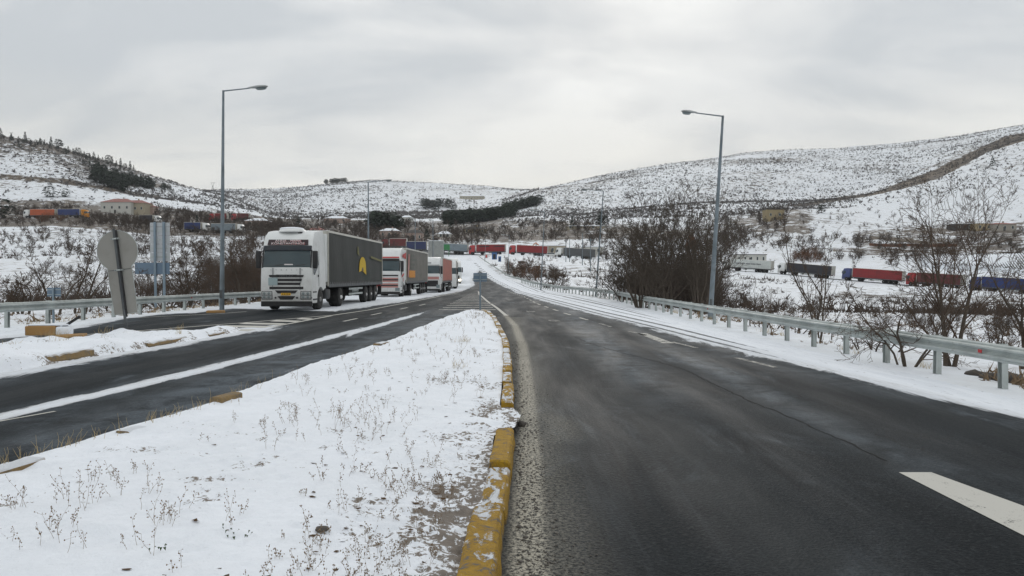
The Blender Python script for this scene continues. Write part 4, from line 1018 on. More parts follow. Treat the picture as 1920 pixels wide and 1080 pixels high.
def tapered_cab(prof, w, name, mat, parent, round_roof=False):
    "the outline carried across the width, narrowing above the waist and rounded at every outer edge"
    n = len(prof); rows = []; xs = [-w/2, w/2]
    V = []
    for x in xs:
        for (y, z) in prof:
            k = 1.0 - .035 * max(0, z - 2.1) - (.05 * max(0, z - 3.4))
            V.append((x * k, y, z))
    Fc = [tuple(range(n)), tuple(range(2*n-1, n-1, -1))] + [(k, n+k, n+(k+1)%n, (k+1)%n) for k in range(n)]
    mb = MB(); mb.add(V, Fc); me = bpy.data.meshes.new(name); me.from_pydata(mb.v, [], mb.f)
    bm = bmesh.new(); bm.from_mesh(me); bmesh.ops.recalc_face_normals(bm, faces=bm.faces)
    es = [e for e in bm.edges if len(e.link_faces) == 2 and any(len(f.verts) > 6 for f in e.link_faces) and (e.verts[0].co.z > .55 or e.verts[1].co.z > .55) and e.calc_face_angle(0) > 1.2 and min(e.verts[0].co.y, e.verts[1].co.y) < 5
          and not (e.verts[0].co.z < 1.2 and e.verts[0].co.y > .7)]
    top = [e for e in es if min(e.verts[0].co.z, e.verts[1].co.z) > 3.1] if round_roof else []; es = [e for e in es if e not in top]
    if top: bmesh.ops.bevel(bm, geom=top, offset=.34, segments=6, affect='EDGES', profile=.5, clamp_overlap=True)
    es = [e for e in es if e.is_valid]
    bmesh.ops.bevel(bm, geom=es, offset=.13, segments=5, affect='EDGES', profile=.5, clamp_overlap=True)
    for f in bm.faces: f.smooth = True
    for e in bm.edges:
        if len(e.link_faces) == 2 and e.calc_face_angle(0) > math.radians(35): e.smooth = False
    bm.to_mesh(me); bm.free(); me.materials.append(mat); return mobj(name, me, None, parent)
def front_panel(parent, name, mat, x0, x1, z0, z1, prof, t=.02, proud=.015, bevel=.0, shrink=0.0):
    "a piece laid on the cab front following its slope"
    zs = [p[1] for p in prof[:12]]; ys = [p[0] for p in prof[:12]]
    fy = lambda z: float(np.interp(z, zs, ys))
    n = max(2, int((z1 - z0) / .25) + 1); V = []; Fc = []
    for i in range(n + 1):
        z = z0 + (z1 - z0) * i / n; y = fy(z) - proud; s = shrink * i / n
        V += [(x0 + s, y, z), (x1 - s, y, z), (x1 - s, y + t + proud, z), (x0 + s, y + t + proud, z)]
    for i in range(n):
        for k in range(4): Fc.append((4*i+k, 4*i+(k+1)%4, 4*i+4+(k+1)%4, 4*i+4+k))
    Fc += [(0,1,2,3), (4*n, 4*n+1, 4*n+2, 4*n+3)]
    return MB().add(V, Fc).build(name, mat, parent, bevel=bevel, seg=2, smooth=bevel > 0)
def side_poly(parent, name, mat, poly, x, t=.012, out=1):
    return MB().prism(poly, x, x + t * out, 'x').build(name, mat, parent)
def trailer_parts(root, y0, L, mat, hz=4.0, w=2.55, kind='curtain', detail=2, frame=None, frontmat=None):
    fr = frame or M['trailerframe']; zf = 1.18; y1 = y0 + L; hw = w / 2
    MB().box(-hw+.02, hw-.02, y0, y0+.05, zf, hz-.02).build('front_wall', frontmat or fr, root, bevel=.01)
    MB().box(-hw, hw, y0+.052, y1-.05, zf-.12, zf).build('floor', M['chassis'], root)
    MB().box(-hw+.01, hw-.01, y0+.052, y1-.05, hz-.04, hz).build('roof', M['snowroof'], root)
    for s in (-1, 1):
        mb = MB(); n = int(L / .30) if detail > 1 else 6; a = -hw if s < 0 else hw
        # curtain: gently rippled cloth between two rails
        nz = 3; V = []; Fc = []
        K = n * 2 + 1
        for j in range(K):
            y = y0 + .10 + (L - .2) * j / (K - 1)
            for i in range(nz + 1):
                z = zf + .06 + (hz - .14 - zf) * i / nz
                V.append((a - s * (.035 + (.005 * (j % 2) + .010 * math.sin(j * .37 + i)) * (1 if 0 < j < K-1 else 0) * (kind == 'curtain')), y, z))
        for j in range(K - 1):
            for i in range(nz): q = j*(nz+1)+i; Fc.append((q, q+1, q+nz+2, q+nz+1))
        mb.add(V, Fc); o = mb.build('curtain' if kind == 'curtain' else 'side_wall', mat, root, smooth=(kind == 'curtain'))
        MB().box(min(a, a - s*.05), max(a, a - s*.05), y0+.053, y1, hz-.10, hz+.012).build('roof_rail', M['railwhite'] if detail > 0 else fr, root)
        MB().box(min(a + s*.004, a - s*.05), max(a + s*.004, a - s*.05), y0+.053, y1, zf-.10, zf+.06).build('side_rail', M['chassisgrey'], root)
        MB().box(min(a + s*.006, a - s*.06), max(a + s*.006, a - s*.06), y0-.004, y0+.10, zf-.05, hz-.101).build('corner_post', fr, root)
        MB().box(min(a + s*.006, a - s*.06), max(a + s*.006, a - s*.06), y1-.10, y1-.001, zf-.05, hz-.101).build('corner_post', fr, root)
        if detail > 1 and kind == 'curtain':
            mb = MB(); k = int(L / .42)
            for j in range(k):
                y = y0 + .35 + (L - .7) * j / (k - 1); mb.box(min(a+s*.018,a+s*.006), max(a+s*.018,a+s*.006), y-.022, y+.022, zf-.07, zf+.16)
                mb.box(min(a+s*.028,a+s*.006), max(a+s*.028,a+s*.006), y-.035, y+.035, zf+.02, zf+.07)
            tag(mb.build('strap_buckles', M['rim'], root), kind='stuff')
    MB().box(-hw+.02, 0-.004, y1-.045, y1, zf, hz-.06).build('rear_door', fr, root); MB().box(.004, hw-.02, y1-.045, y1, zf, hz-.06).build('rear_door', fr, root)
    MB().box(-.55, -.35, y0+.3, y1-.3, .85, zf-.12).build('chassis_beam', M['chassis'], root); MB().box(.35, .55, y0+.3, y1-.3, .85, zf-.12).build('chassis_beam', M['chassis'], root)
    ax = [y1 - 4.9, y1 - 3.55, y1 - 2.2] if L > 10 else [y1 - 2.5]
    for y in ax:
        for s in (-1, 1): wheel(root, s*1.06, y, .50, .36, hub=True, out=s, detail=detail > 1)
        MB().tube((-1.0, y, .5), (1.0, y, .5), .07, .07, 8).build('axle', M['chassis'], root)
        if detail > 1:
            for s in (-1, 1):
                pts = [(y + .58*math.cos(t), .50 + .60*math.sin(t)) for t in [math.radians(q) for q in range(10, 171, 20)]]; mb = MB()
                for p, q in zip(pts[:-1], pts[1:]): mb.add([(s*.88,p[0],p[1]),(s*1.24,p[0],p[1]),(s*1.24,q[0],q[1]),(s*.88,q[0],q[1]),(s*.88,p[0],p[1]+.012),(s*1.24,p[0],p[1]+.012),(s*1.24,q[0],q[1]+.012),(s*.88,q[0],q[1]+.012)],[(0,3,2,1),(4,5,6,7),(0,1,5,4),(1,2,6,5),(2,3,7,6),(3,0,4,7)])
                mb.build('mudguard', M['black'], root)
    if detail > 0:
        for s in (-1, 1):
            a = s * 1.16
            for z in (.56, .86): MB().box(min(a, a+s*.03), max(a, a+s*.03), y0+4.6, ax[0]-.75, z, z+.11).build('side_guard', M['galv'], root)
            for y in (y0+4.7, ax[0]-.9): MB().box(min(a-s*.04, a), max(a-s*.04, a), y, y+.08, .5, 1.05).build('guard_bracket', M['chassis'], root)
            MB().box(s*.75-.06, s*.75+.06, y0+2.9, y0+3.05, .42, 1.05).build('landing_leg', M['chassis'], root)
            MB().box(s*.75-.13, s*.75+.13, y0+2.83, y0+3.12, .38, .42).build('landing_foot', M['chassis'], root)
            MB().box(s*1.0-.02 if s>0 else -1.24, 1.24 if s>0 else s*1.0+.02, y1-.25, y1-.235, .35, .95).build('mud_flap', M['black'], root)
            MB().box(s*1.0-.14, s*1.0+.14, y1-.02, y1+.05, .95, 1.06).build('tail_light', M['red'], root)
        MB().box(-1.2, 1.2, y1-.12, y1-.02, .48, .62).build('rear_bumper', M['galv'], root)
        MB().box(.65, 1.1, y0+5.0, y0+5.7, .5, 1.0).build('pallet_box', M['chassis'], root, bevel=.02)
    return ax
def lorry(loc, rz, label, cabmat, trailmat, style=0, detail=2, L=13.6, hz=3.95, th=4.0, kind='curtain', group=None, frame=None, gap=.30, lit=False, screen=None, lowmat=None, rigid=False):
    root = empty('lorry', loc, rz); tag(root, label, 'lorry', group)
    prof = cab_profile(hz, style=style); W = 2.5; CL = 2.3; axle = 1.40
    tapered_cab(prof, W, 'cab', cabmat, root, style == 0)
    fp = lambda *a, **k: front_panel(root, *a, prof=prof, **k)
    if detail >= 1:
        fp('windscreen', screen or M['screen'], -1.15, 1.15, 2.08, 2.90, proud=.012, bevel=.02, shrink=.03)
        for s in (-1, 1): fp('windscreen_pillar', M['black'], s*1.135 if s < 0 else 1.135-.0, (s*1.20 if s < 0 else 1.20), 2.05, 2.92, proud=.010) if s > 0 else fp('windscreen_pillar', M['black'], -1.20, -1.135, 2.05, 2.92, proud=.010)
        # side windows follow the slanting sill
        win = [(.30,2.08),(.36,2.86),(1.02,2.88),(1.05,2.22),(.80,2.02),(.42,1.72),(.28,1.80)]
        for s in (-1, 1):
            x = s * (W/2 * .985); mb = MB(); n = len(win)
            vs = [(s*(W/2*(1-.035*max(0,z-2.1))) - s*.02, y, z) for y, z in win] + [(s*(W/2*(1-.035*max(0,z-2.1))) + s*.010, y, z) for y, z in win]
            mb.add(vs, [tuple(range(n)), tuple(range(2*n-1,n-1,-1))] + [(k,(k+1)%n,n+(k+1)%n,n+k) for k in range(n)]); mb.build('side_window', M['glass'], root)
            # mirror
            m = empty('mirror', (s*1.26, .10, 2.45), 0, root)
            mb = MB(); mb.box(min(0, s*.22), max(0, s*.22), -.10, .05, -.42, .42); mb.build('mirror_housing', M['black'], m, bevel=.04, seg=3, smooth=True)
            for z in (-.38, .38): MB().tube((0, 0, z), (-s*.09, .15, z), .02, .02, 6).build('mirror_arm', M['black'], m)
            MB().box(min(s*.02,s*.20), max(s*.02,s*.20), .052, .06, -.36, .36).build('mirror_glass', M['lampglass'], m)
    if detail >= 2:
        for s in (-1, 1):
            xb = s*(W/2)
            e = MB(); e.box(min(xb, xb+s*.008), max(xb, xb+s*.008), 1.08, 1.10, 1.15, 2.95); e.build('door_gap', M['black'], root)
            MB().box(min(xb, xb+s*.03), max(xb, xb+s*.03), .92, 1.05, 1.62, 1.72).build('door_handle', M['black'], root, bevel=.01)
            MB().box(min(xb-s*.02, xb+s*.02), max(xb-s*.02, xb+s*.02), .12, .72, .50, .57).build('step', M['black'], root)
            MB().box(min(xb-s*.02, xb+s*.015), max(xb-s*.02, xb+s*.015), .14, .70, .86, .92).build('step', M['black'], root)
            MB().box(min(s*1.0,s*1.23), max(s*1.0,s*1.23), 2.31, 2.92, 1.35, hz-.12).build('side_fairing', cabmat, root, bevel=.03, seg=3, smooth=True)
            MB().box(min(s*.7,s*1.2), max(s*.7,s*1.2), 2.5, 3.35, .48, 1.0).build('fuel_tank', M['tank'], root, bevel=.08, seg=3, smooth=True)
        MB().box(-.55, .55, 1.75, 2.1, hz-.02, hz+.02).build('roof_hatch', cabmat, root, bevel=.015)
    # running gear
    MB().box(-.50, .50, .5, 5.6 if not rigid else L+2.5, .72, .95).build('tractor_frame', M['chassis'], root)
    MB().box(-1.0, 1.0, 2.1, 2.4, .8, 1.6).build('engine_bay', M['chassis'], root)
    for s in (-1, 1):
        wheel(root, s*1.06, axle, .51, .33, hub=False, out=s, detail=detail > 1)
        wheel(root, s*.98, axle+3.75, .51, .56, dual=True, out=s, detail=detail > 1)
    if detail >= 1:
        for y, r in ((axle+3.75, .62),):
            for s in (-1, 1):
                pts = [(y + r*math.cos(t), .51 + r*math.sin(t)) for t in [math.radians(q) for q in range(15, 166, 15)]]; mb = MB()
                for p, q in zip(pts[:-1], pts[1:]): mb.add([(s*.68,p[0],p[1]),(s*1.26,p[0],p[1]),(s*1.26,q[0],q[1]),(s*.68,q[0],q[1]),(s*.68,p[0],p[1]+.015),(s*1.26,p[0],p[1]+.015),(s*1.26,q[0],q[1]+.015),(s*.68,q[0],q[1]+.015)],[(0,3,2,1),(4,5,6,7),(0,1,5,4),(1,2,6,5),(2,3,7,6),(3,0,4,7)])
                mb.build('mudguard', M['black'], root)
    trailer_parts(root, CL + gap + .35, L, trailmat, th, 2.55, kind, detail, frame)
    return root, prof
M['trailerframe'] = mat_plain('trailer_frame', (0.42, 0.41, 0.37), .5, .5, (.2, .19, .17), 2.5)
M['railwhite'] = mat_plain('roof_rail_paint', (0.62, 0.61, 0.56), .5, .4, (.3, .29, .26), 3)
M['chassisgrey'] = mat_plain('side_rail_paint', (0.10, 0.11, 0.12), .6, .5, (.2, .19, .18), 4)
M['snowroof'] = mat_plain('snow_on_roof', SNOW, .8, .3, (.6, .62, .65), 2)
M['tank'] = mat_plain('fuel_tank_steel', (0.05, 0.052, 0.055), .5, .6, (.1, .09, .08), 3, metal=.3)
def curtain_mat(name, col, d, green=None, scale=.5):
    t = NT(name); v = t.co('Object', (1, .35, 1)); n = t.noise(v, scale * 3, 6, .62, .5); n2 = t.noise(t.co('Object', (1, 6, .25)), 1.0, 5, .6)
    c = t.mix(t.step(n, .35, .75), col, d); c = t.mix(t.M('MULTIPLY', t.step(n2, .45, .75), .35), c, tuple(q * .7 for q in d))
    if green:
        sp = t.N('ShaderNodeSeparateXYZ'); t.L(t.co('Object'), sp.inputs[0])
        g = t.M('MULTIPLY', t.step(sp.outputs[2], 2.6, 1.4), t.step(t.noise(t.co('Object', (1, .25, 1)), 1.1, 3, .5), .42, .6)); c = t.mix(t.M('MULTIPLY', g, .65), c, green)
    t.col(c); t.rough(.55); t.bump(t.noise(t.co('Object', (1, 3, .6)), 2.2, 3, .5), .5, .03); return t.m
M['c_dark'] = curtain_mat('dark_grey_curtain', (0.016, 0.0195, 0.0175), (0.026, 0.029, 0.026), (0.004, 0.024, 0.013))
M['c_beige'] = curtain_mat('grey_beige_curtain', (0.12, 0.115, 0.10), (0.16, 0.15, 0.13))
M['c_salmon'] = curtain_mat('salmon_curtain', (0.40, 0.115, 0.075), (0.33, 0.11, 0.085))
M['c_pale'] = curtain_mat('pale_grey_curtain', (0.25, 0.26, 0.25), (0.32, 0.32, 0.31))
M['c_red'] = curtain_mat('red_curtain', (0.24, 0.018, 0.022), (0.17, 0.02, 0.022))
M['c_dkred'] = curtain_mat('dark_red_curtain', (0.13, 0.022, 0.022), (0.09, 0.03, 0.03))
M['c_black'] = curtain_mat('near_black_curtain', (0.020, 0.020, 0.028), (0.035, 0.035, 0.04))
M['c_blue'] = curtain_mat('blue_curtain', (0.018, 0.038, 0.16), (0.026, 0.045, 0.12))
M['c_navy'] = curtain_mat('navy_curtain', (0.018, 0.03, 0.10), (0.03, 0.035, 0.07))
M['c_orange'] = curtain_mat('orange_curtain', (0.46, 0.10, 0.035), (0.36, 0.09, 0.04))
M['c_white'] = curtain_mat('white_side', (0.56, 0.59, 0.57), (0.42, 0.45, 0.44))
M['c_grey'] = curtain_mat('mid_grey_curtain', (0.085, 0.088, 0.092), (0.065, 0.065, 0.07))
M['c_bluegrey'] = curtain_mat('blue_grey_side', (0.20, 0.25, 0.28), (0.16, 0.19, 0.22))
M['w_red'] = mat_plain('red_cab_paint', (0.36, 0.02, 0.025), .4, .3, (.12, .04, .035), 2, coat=.3, lowdirt=.3)
M['w_blue'] = mat_plain('blue_cab_paint', (0.03, 0.05, 0.17), .4, .3, (.06, .06, .07), 2, coat=.3, lowdirt=.3)
M['yellow'] = mat_plain('yellow_print', (0.62, 0.42, 0.02), .6, .2, (.4, .28, .04), 3)
M['orange'] = mat_plain('orange_print', (0.60, 0.24, 0.02), .6, .2, (.45, .2, .04), 3)
M['redprint'] = mat_plain('red_print', (0.50, 0.05, 0.045), .5, .15, (.3, .08, .07), 3)
M['pinkprint'] = mat_plain('faded_pink_print', (0.45, 0.22, 0.20), .6, .3, (.3, .2, .18), 3)
M['lettergrey'] = mat_plain('grey_lettering', (0.12, 0.13, 0.14), .6, .1)
M['letterwhite'] = mat_plain('white_lettering', (0.75, 0.72, 0.72), .6, .05)
M['letterred'] = mat_plain('red_outline', (0.45, 0.05, 0.06), .6, .05)
M['maroonsign'] = mat_plain('dark_maroon_board', (0.035, 0.018, 0.022), .5, .1)
M['visor'] = mat_plain('dark_blue_visor', (0.012, 0.018, 0.028), .3, .2)
M['transit'] = mat_plain('pale_transit_plate', (0.33, 0.42, 0.44), .5, .4, (.2, .25, .27), 9)
M['whitegap'] = mat_plain('panel_shadow_gap', (0.30, 0.31, 0.32), .6, .1)
M['emblemdim'] = mat_plain('faded_olive_print', (0.16, 0.15, 0.05), .6, .2)
M['fadedgreen'] = mat_plain('faded_grey_green_print', (0.12, 0.13, 0.11), .6, .3)
M['headlit'] = mat_emit('lit_headlamp', (1.0, 0.85, 0.55), 9.0)
M['cabinblind'] = mat_plain('cab_interior', (0.10, 0.12, 0.12), .8, .3)

def lorry_first():
    root, prof = lorry((-10.80, 35.4, 0.0), math.radians(-1.7), 'nearest white lorry with high rounded roof and dark grey trailer bearing a yellow emblem', M['white'], M['c_dark'], 0, 2, hz=3.93, th=4.0, gap=.05)
    fp = lambda *a, **k: front_panel(root, *a, prof=prof, **k)
    fp('sun_visor', M['visor'], -1.18, 1.18, 2.88, 3.13, proud=.08, bevel=.03, shrink=.02)
    fp('name_board', M['maroonsign'], -1.00, .98, 3.15, 3.42, proud=.05, bevel=.01, shrink=.03)
    rot = (math.radians(67), 0, 0)
    text_part('ANNA - MAPIA', .165, M['letterwhite'], root, (0.0, .285, 3.355), rot, sx=1.15)
    text_part('KONSTANTINOS', .165, M['letterwhite'], root, (0.0, .232, 3.225), rot, sx=1.28)
    text_part('ANNA - MAPIA', .165, M['letterred'], root, (0.015, .292, 3.345), rot, .001, sx=1.17)
    text_part('KONSTANTINOS', .165, M['letterred'], root, (0.015, .240, 3.213), rot, .001, sx=1.30)
    # grille: dark slats set in the white mask, widest at the top
    for z, hw_, t in ((1.66, .80, .11), (1.475, .72, .125), (1.29, .66, .12), (1.09, .82, .12), (.90, .52, .15)):
        V = [(-hw_, -.02, z - t/2), (hw_, -.02, z - t/2), (hw_, .05, z - t/2), (-hw_, .05, z - t/2), (-hw_ - .05*(z > 1.2), -.012, z + t/2), (hw_ + .05*(z > 1.2), -.012, z + t/2), (hw_, .05, z + t/2), (-hw_, .05, z + t/2)]
        if z < 1: V = [(-.42,-.022,z-t/2),(.42,-.022,z-t/2),(.42,.05,z-t/2),(-.42,.05,z-t/2),(-.55,-.02,z+t/2),(.55,-.02,z+t/2),(.55,.05,z+t/2),(-.55,.05,z+t/2)]
        mb = MB(); mb.hexa(V); mb.build('grille_slat', M['black'], root)
    V = [(-.30,-.02,.53),(.30,-.02,.53),(.30,.05,.53),(-.30,.05,.53),(-.43,-.022,.70),(.43,-.022,.70),(.43,.05,.70),(-.43,.05,.70)]
    MB().hexa(V).build('lower_intake', M['black'], root)
    MB().box(-.50, .50, -.015, .04, 1.60, 1.73).build('badge_panel', M['black'], root)
    text_part('IVECO', .15, M['lettergrey'], root, (0, -.045, 1.665), (math.radians(90), 0, 0), .012, 'maker_letters', sx=1.5)
    for i, ch in enumerate('STRALIS'): text_part(ch, .075, M['lettergrey'], root, (-.75 + i * .25, .022, 1.95), (math.radians(88), 0, 0), .004, 'model_letters', sx=1.3)
    MB().box(-.86, -.42, -.035, -.022, 1.22, 1.58).build('transit_plate', M['transit'], root)
    MB().box(-.25, .21, -.05, -.03, .74, .85).build('number_plate', M['plate'], root)
    for x in (-.16, -.08, .0, .08, .15): MB().box(x - .018, x + .018, -.053, -.0505, .765, .825).build('plate_mark', M['chassis'], root)
    # headlamps with inner lamps
    for s in (-1, 1):
        h = empty('headlight', (s*.94, -.012, .74), 0, root)
        MB().box(-.24, .24, -.02, .06, -.18, .18).build('headlight_housing', M['greyhead'], h, bevel=.03, seg=2, smooth=True)
        MB().box(-.27, .27, .0, .05, -.21, .21).build('headlight_surround', M['chassis'], h, bevel=.02)
        for dx in (-.12, .10):
            for dz in (-.08, .085): MB().lathe([(-.034, .052), (-.030, .062), (.0, .066)], (0, 0, 0), 'z', 12, Matrix.Translation((dx, 0, dz)) @ Matrix.Rotation(math.radians(90), 4, 'X') @ Matrix.Scale(-1, 4, (0,0,1))).build('lamp', M['lampglass'], h, smooth=True)
        MB().box(-.22, .22, -.026, -.021, -.006, .012).build('divider', M['chassis'], h)
        MB().lathe([(0, .05), (.03, .045)], (0, 0, 0), 'z', 10, Matrix.Translation((s*.52, -.02, .62)) @ Matrix.Rotation(math.radians(90), 4, 'X')).build('fog_lamp', M['black'], root)
        MB().box(s*.66-.02, s*.66+.02, -.012, .03, 1.0, 2.05).build('panel_crease', M['whitegap'], root)
        MB().box(min(s*1.05, s*1.24), max(s*1.05, s*1.24), -.005, .04, .60, .635).build('corner_vent', M['black'], root)
    MB().box(-1.235, 1.235, -.03, .16, .20, .45).build('under_bumper', M['black'], root, bevel=.03)
    MB().box(-1.15, 1.15, -.008, .03, .965, .982).build('bumper_gap', M['black'], root)
    # roof air unit capped with snow and two horns
    mb = MB(); mb.lathe([(0, .62), (.04, .66), (.14, .62), (.20, .45), (.22, .1)], (0, 0, 0), 'z', 24, Matrix.Translation((-.02, 1.00, 3.79)) @ Matrix.Scale(.80, 4, (0, 1, 0)))
    mb.build('roof_air_unit', M['white'], root, smooth=True)
    mb = MB(); mb.lathe([(0, .56), (.05, .60), (.09, .52), (.12, .3), (.125, .05)], (0, 0, 0), 'z', 24, Matrix.Translation((-.08, 1.10, 3.94)) @ Matrix.Scale(.85, 4, (0, 1, 0)))
    mb.build('roof_snow', M['snow'], root, smooth=True)
    mb = MB(); mb.prism([(.72, 3.70), (.66, 3.78), (.80, 3.79)], -.10, .10, 'x', Matrix.Translation((.45, .0, .02))); mb.build('roof_lamp', M['black'], root)
    MB().box(-.12, .30, .06, .10, 2.19, 2.24).build('dash_papers', M['letterwhite'], root)
    for s, x in ((-1, -.55), (1, .45)): MB().tube((x, .045, 2.17), (x + .5, .075, 2.22), .012, .012, 6).build('wiper', M['black'], root)
    # emblem on the curtain: tall rounded figure and smaller strokes, flat print a few mm proud of the cloth
    xs = 1.275 + .006
    y0 = 6.8
    ey, ez = 10.3, 1.92
    E = lambda q: [(ey + a * 1.55, ez + b * .60) for a, b in q]
    arc = [(.55 * math.cos(math.pi * k / 16), .55 + .95 * math.sin(math.pi * k / 16)) for k in range(17)]
    side_poly(root, 'emblem', M['yellow'], E(arc + [(-.62, -.05), (-.15, .10), (.10, .0), (.62, -.32)]), xs, .006)
    side_poly(root, 'emblem_shade', M['c_navy'], E([(-.15, .12), (.12, .05), (.06, .42), (-.06, .44)]), xs + .0065, .003)
    side_poly(root, 'emblem', M['emblemdim'], [(8.9, 3.0), (9.5, 2.85), (9.3, 3.15), (9.2, 3.40), (9.0, 3.45)], xs, .006)
    side_poly(root, 'emblem', M['emblemdim'], [(12.6, 2.80), (16.0, 2.62), (16.0, 2.74), (12.6, 2.95)], xs, .006)
lorry_first()
def lorry_second():
    root, prof = lorry((-9.95, 57.8, -.05), math.radians(-.8), 'second lorry in the queue, white cab with red stripes, grey beige trailer', M['white'], M['c_beige'], 1, 2, hz=3.9, th=3.98, gap=.15)
    fp = lambda *a, **k: front_panel(root, *a, prof=prof, **k)
    fp('sun_visor', M['black'], -1.12, 1.12, 2.88, 3.06, proud=.06, bevel=.02)
    fp('visor_stripe', M['redprint'], -1.1, 1.1, 3.10, 3.2, proud=.02)
    for i, z in enumerate((1.72, 1.50, 1.28, 1.06, .84)):
        MB().box(-1.05, 1.05, -.035, .02, z - .055, z + .055).build('grille_slat', M['pinkprint'] if i else M['black'], root)
    for i, z in enumerate((1.61, 1.39, 1.17, .95)): MB().box(-1.05, 1.05, -.030, .02, z - .05, z + .05).build('grille_bar', M['black'] if i % 2 else M['white'], root)
    MB().box(-1.2, 1.2, -.02, .14, .26, .46).build('under_bumper', M['black'], root, bevel=.02)
    for s in (-1, 1): MB().box(s*1.0-.18, s*1.0+.18, -.03, .04, .52, .76).build('headlight', M['lampglass'], root, bevel=.02, smooth=True)
    xs = 1.252
    side_poly(root, 'side_stripe', M['redprint'], [(.9, 3.22), (2.85, 3.05), (2.9, 3.62), (1.2, 3.40)], 1.236, .006)
    side_poly(root, 'side_stripe', M['redprint'], [(.45, 1.55), (1.6, 1.75), (1.75, 1.95), (.6, 1.78)], xs, .006)
    MB().box(xs, xs + .008, 1.15, 1.32, 1.25, 1.55).build('side_badge', M['redprint'], root)
    MB().box(xs, xs + .008, .62, .75, .95, 1.25).build('side_badge', M['black'], root)
    xt = 1.281
    side_poly(root, 'curtain_print', M['pinkprint'], [(3.3, 1.6), (4.0, 1.6), (4.6, 3.5), (3.8, 3.5)], xt, .005)
    side_poly(root, 'curtain_print', M['orange'], [(4.2, 1.55), (7.6, 1.55), (7.6, 2.15), (4.2, 2.15)], xt + .006, .004)
    for z, y0, y1 in ((3.35, 5.3, 7.2), (3.0, 5.3, 8.6), (2.6, 5.2, 7.6), (2.3, 5.2, 6.8)): side_poly(root, 'curtain_print', M['fadedgreen'], [(y0, z), (y1, z), (y1, z + .16), (y0, z + .16)], xt, .005)
lorry_second()
def lorry_third():
    root, prof = lorry((-8.85, 78.5, -.2), math.radians(.4), 'third lorry in the queue, white cab and a salmon trailer', M['white'], M['c_salmon'], 1, 2, hz=3.85, th=3.85, gap=.15)
    fp = lambda *a, **k: front_panel(root, *a, prof=prof, **k)
    fp('sun_visor', M['greyhead'], -1.12, 1.12, 2.92, 3.02, proud=.06)
    fp('grille', M['black'], -1.0, 1.0, .70, 1.35, proud=.02, bevel=.03); fp('front_stripe', M['pinkprint'], -1.1, 1.1, 1.45, 1.75, proud=.012)
    fp('badge', M['whitegap'], -.25, .25, 3.15, 3.28, proud=.02)
    MB().box(-1.2, 1.2, -.02, .14, .26, .44).build('under_bumper', M['black'], root)
    for s in (-1, 1): MB().box(s*1.0-.18, s*1.0+.18, -.035, .04, .55, .9).build('headlight', M['lampglass'], root, bevel=.02, smooth=True)
lorry_third()
lorry((-8.75, 99.8, -.2), math.radians(3.5), 'fourth lorry in the queue, mostly hidden behind the salmon trailer, pale grey sides', M['white'], M['c_pale'], 0, 1, hz=3.85, th=3.9)
def lorry_fifth():
    root, prof = lorry((-9.75, 124.5, .15), math.radians(7.0), 'fifth lorry in the queue with its headlamps lit yellow', M['white'], M['c_white'], 0, 1, hz=3.9, th=3.95)
    for s in (-1, 1): MB().box(s*.95-.17, s*.95+.17, -.03, .04, .62, .86).build('headlight', M['headlit'], root, bevel=.02, smooth=True)
    front_panel(root, 'grille', M['black'], -.9, .9, .9, 1.5, prof=prof, proud=.02)
lorry_fifth()
lorry((-12.6, 158, 1.3), math.radians(8), 'sixth lorry in the queue, pale cab roof showing behind the fifth', M['white'], M['c_pale'], 1, 1, hz=3.95, th=4.0)
lorry((-17.4, 172, 2.4), math.radians(14), 'white lorry cab roof seen over the queue beside the ribbed container', M['white'], M['c_white'], 0, 1, hz=3.9, th=4.0)
def side_lorry(u0, u1, Y0, Y1, label, cabmat, trailmat, style=1, flip=False, L=None, kind='box', group='lorries waiting on the road across the valley', zoff=0.0, hz=3.7, th=3.95, extra=None):
    "a lorry seen from the side between two photo columns; its front is at u0 (left)"
    a = Vector(((u0-960)/F*Y0, Y0, 0)); b = Vector(((u1-960)/F*Y1, Y1, 0)); d = (b - a); Ltot = d.length
    za = Hs(a.x, a.y); zb = Hs(b.x, b.y); L = L or (Ltot - 2.95)
    rz = math.atan2(-d.x, d.y)
    p, dd = (a, 1) if not flip else (b, -1)
    root, prof = lorry((p.x, p.y, (za if dd > 0 else zb) + zoff), rz if dd > 0 else rz + math.pi, label, cabmat, trailmat, style, 1, L=L, hz=hz, th=th, kind=kind, group=group)
    root.rotation_euler.rotate_axis('X', math.atan2((zb - za) * dd, Ltot))
    if extra: extra(root, L)
    return root
def red_extra(root, L):
    for y0, y1 in ((4.2, 8.2), (10.2, 14.2)): side_poly(root, 'dark_stripe', M['c_black'], [(y0, 3.0), (y1, 3.0), (y1, 3.4), (y0, 3.4)], 1.282, .006); side_poly(root, 'dark_stripe', M['c_black'], [(y0, 3.0), (y1, 3.0), (y1, 3.4), (y0, 3.4)], -1.282, .006, -1)
side_lorry(880, 948, 289, 287, 'red lorry with two dark stripes crossing at the junction', M['w_red'], M['c_red'], extra=red_extra)
side_lorry(955, 1027, 286, 283, 'second red lorry with plain rusty red sides behind the junction', M['w_red'], M['c_red'], extra=None)
side_lorry(1042, 1117, 281.5, 277, 'mid grey trailer lorry at the right of the two red ones', M['white'], M['c_grey'])
side_lorry(805, 877, 292, 290, 'blue grey sided lorry left of the red lorries', M['w_red'], M['c_bluegrey'])
def white_extra(root, L):
    for s in (1, -1):
        text_part('www.', .62, M['lettergrey'], root, (s*1.287, 5.0, 2.6), (math.radians(90), 0, math.radians(90) * s), .004, sx=1.1) if False else None
        for k in range(26):
            y = 4.4 + k * .36; w = .27 if k % 5 else .10
            side_poly(root, 'lettering_stroke', M['lettergrey'], [(y, 2.42), (y + w, 2.42), (y + w, 2.78 + .1 * (k % 3 == 0)), (y, 2.78)], s*1.283, .005, s)
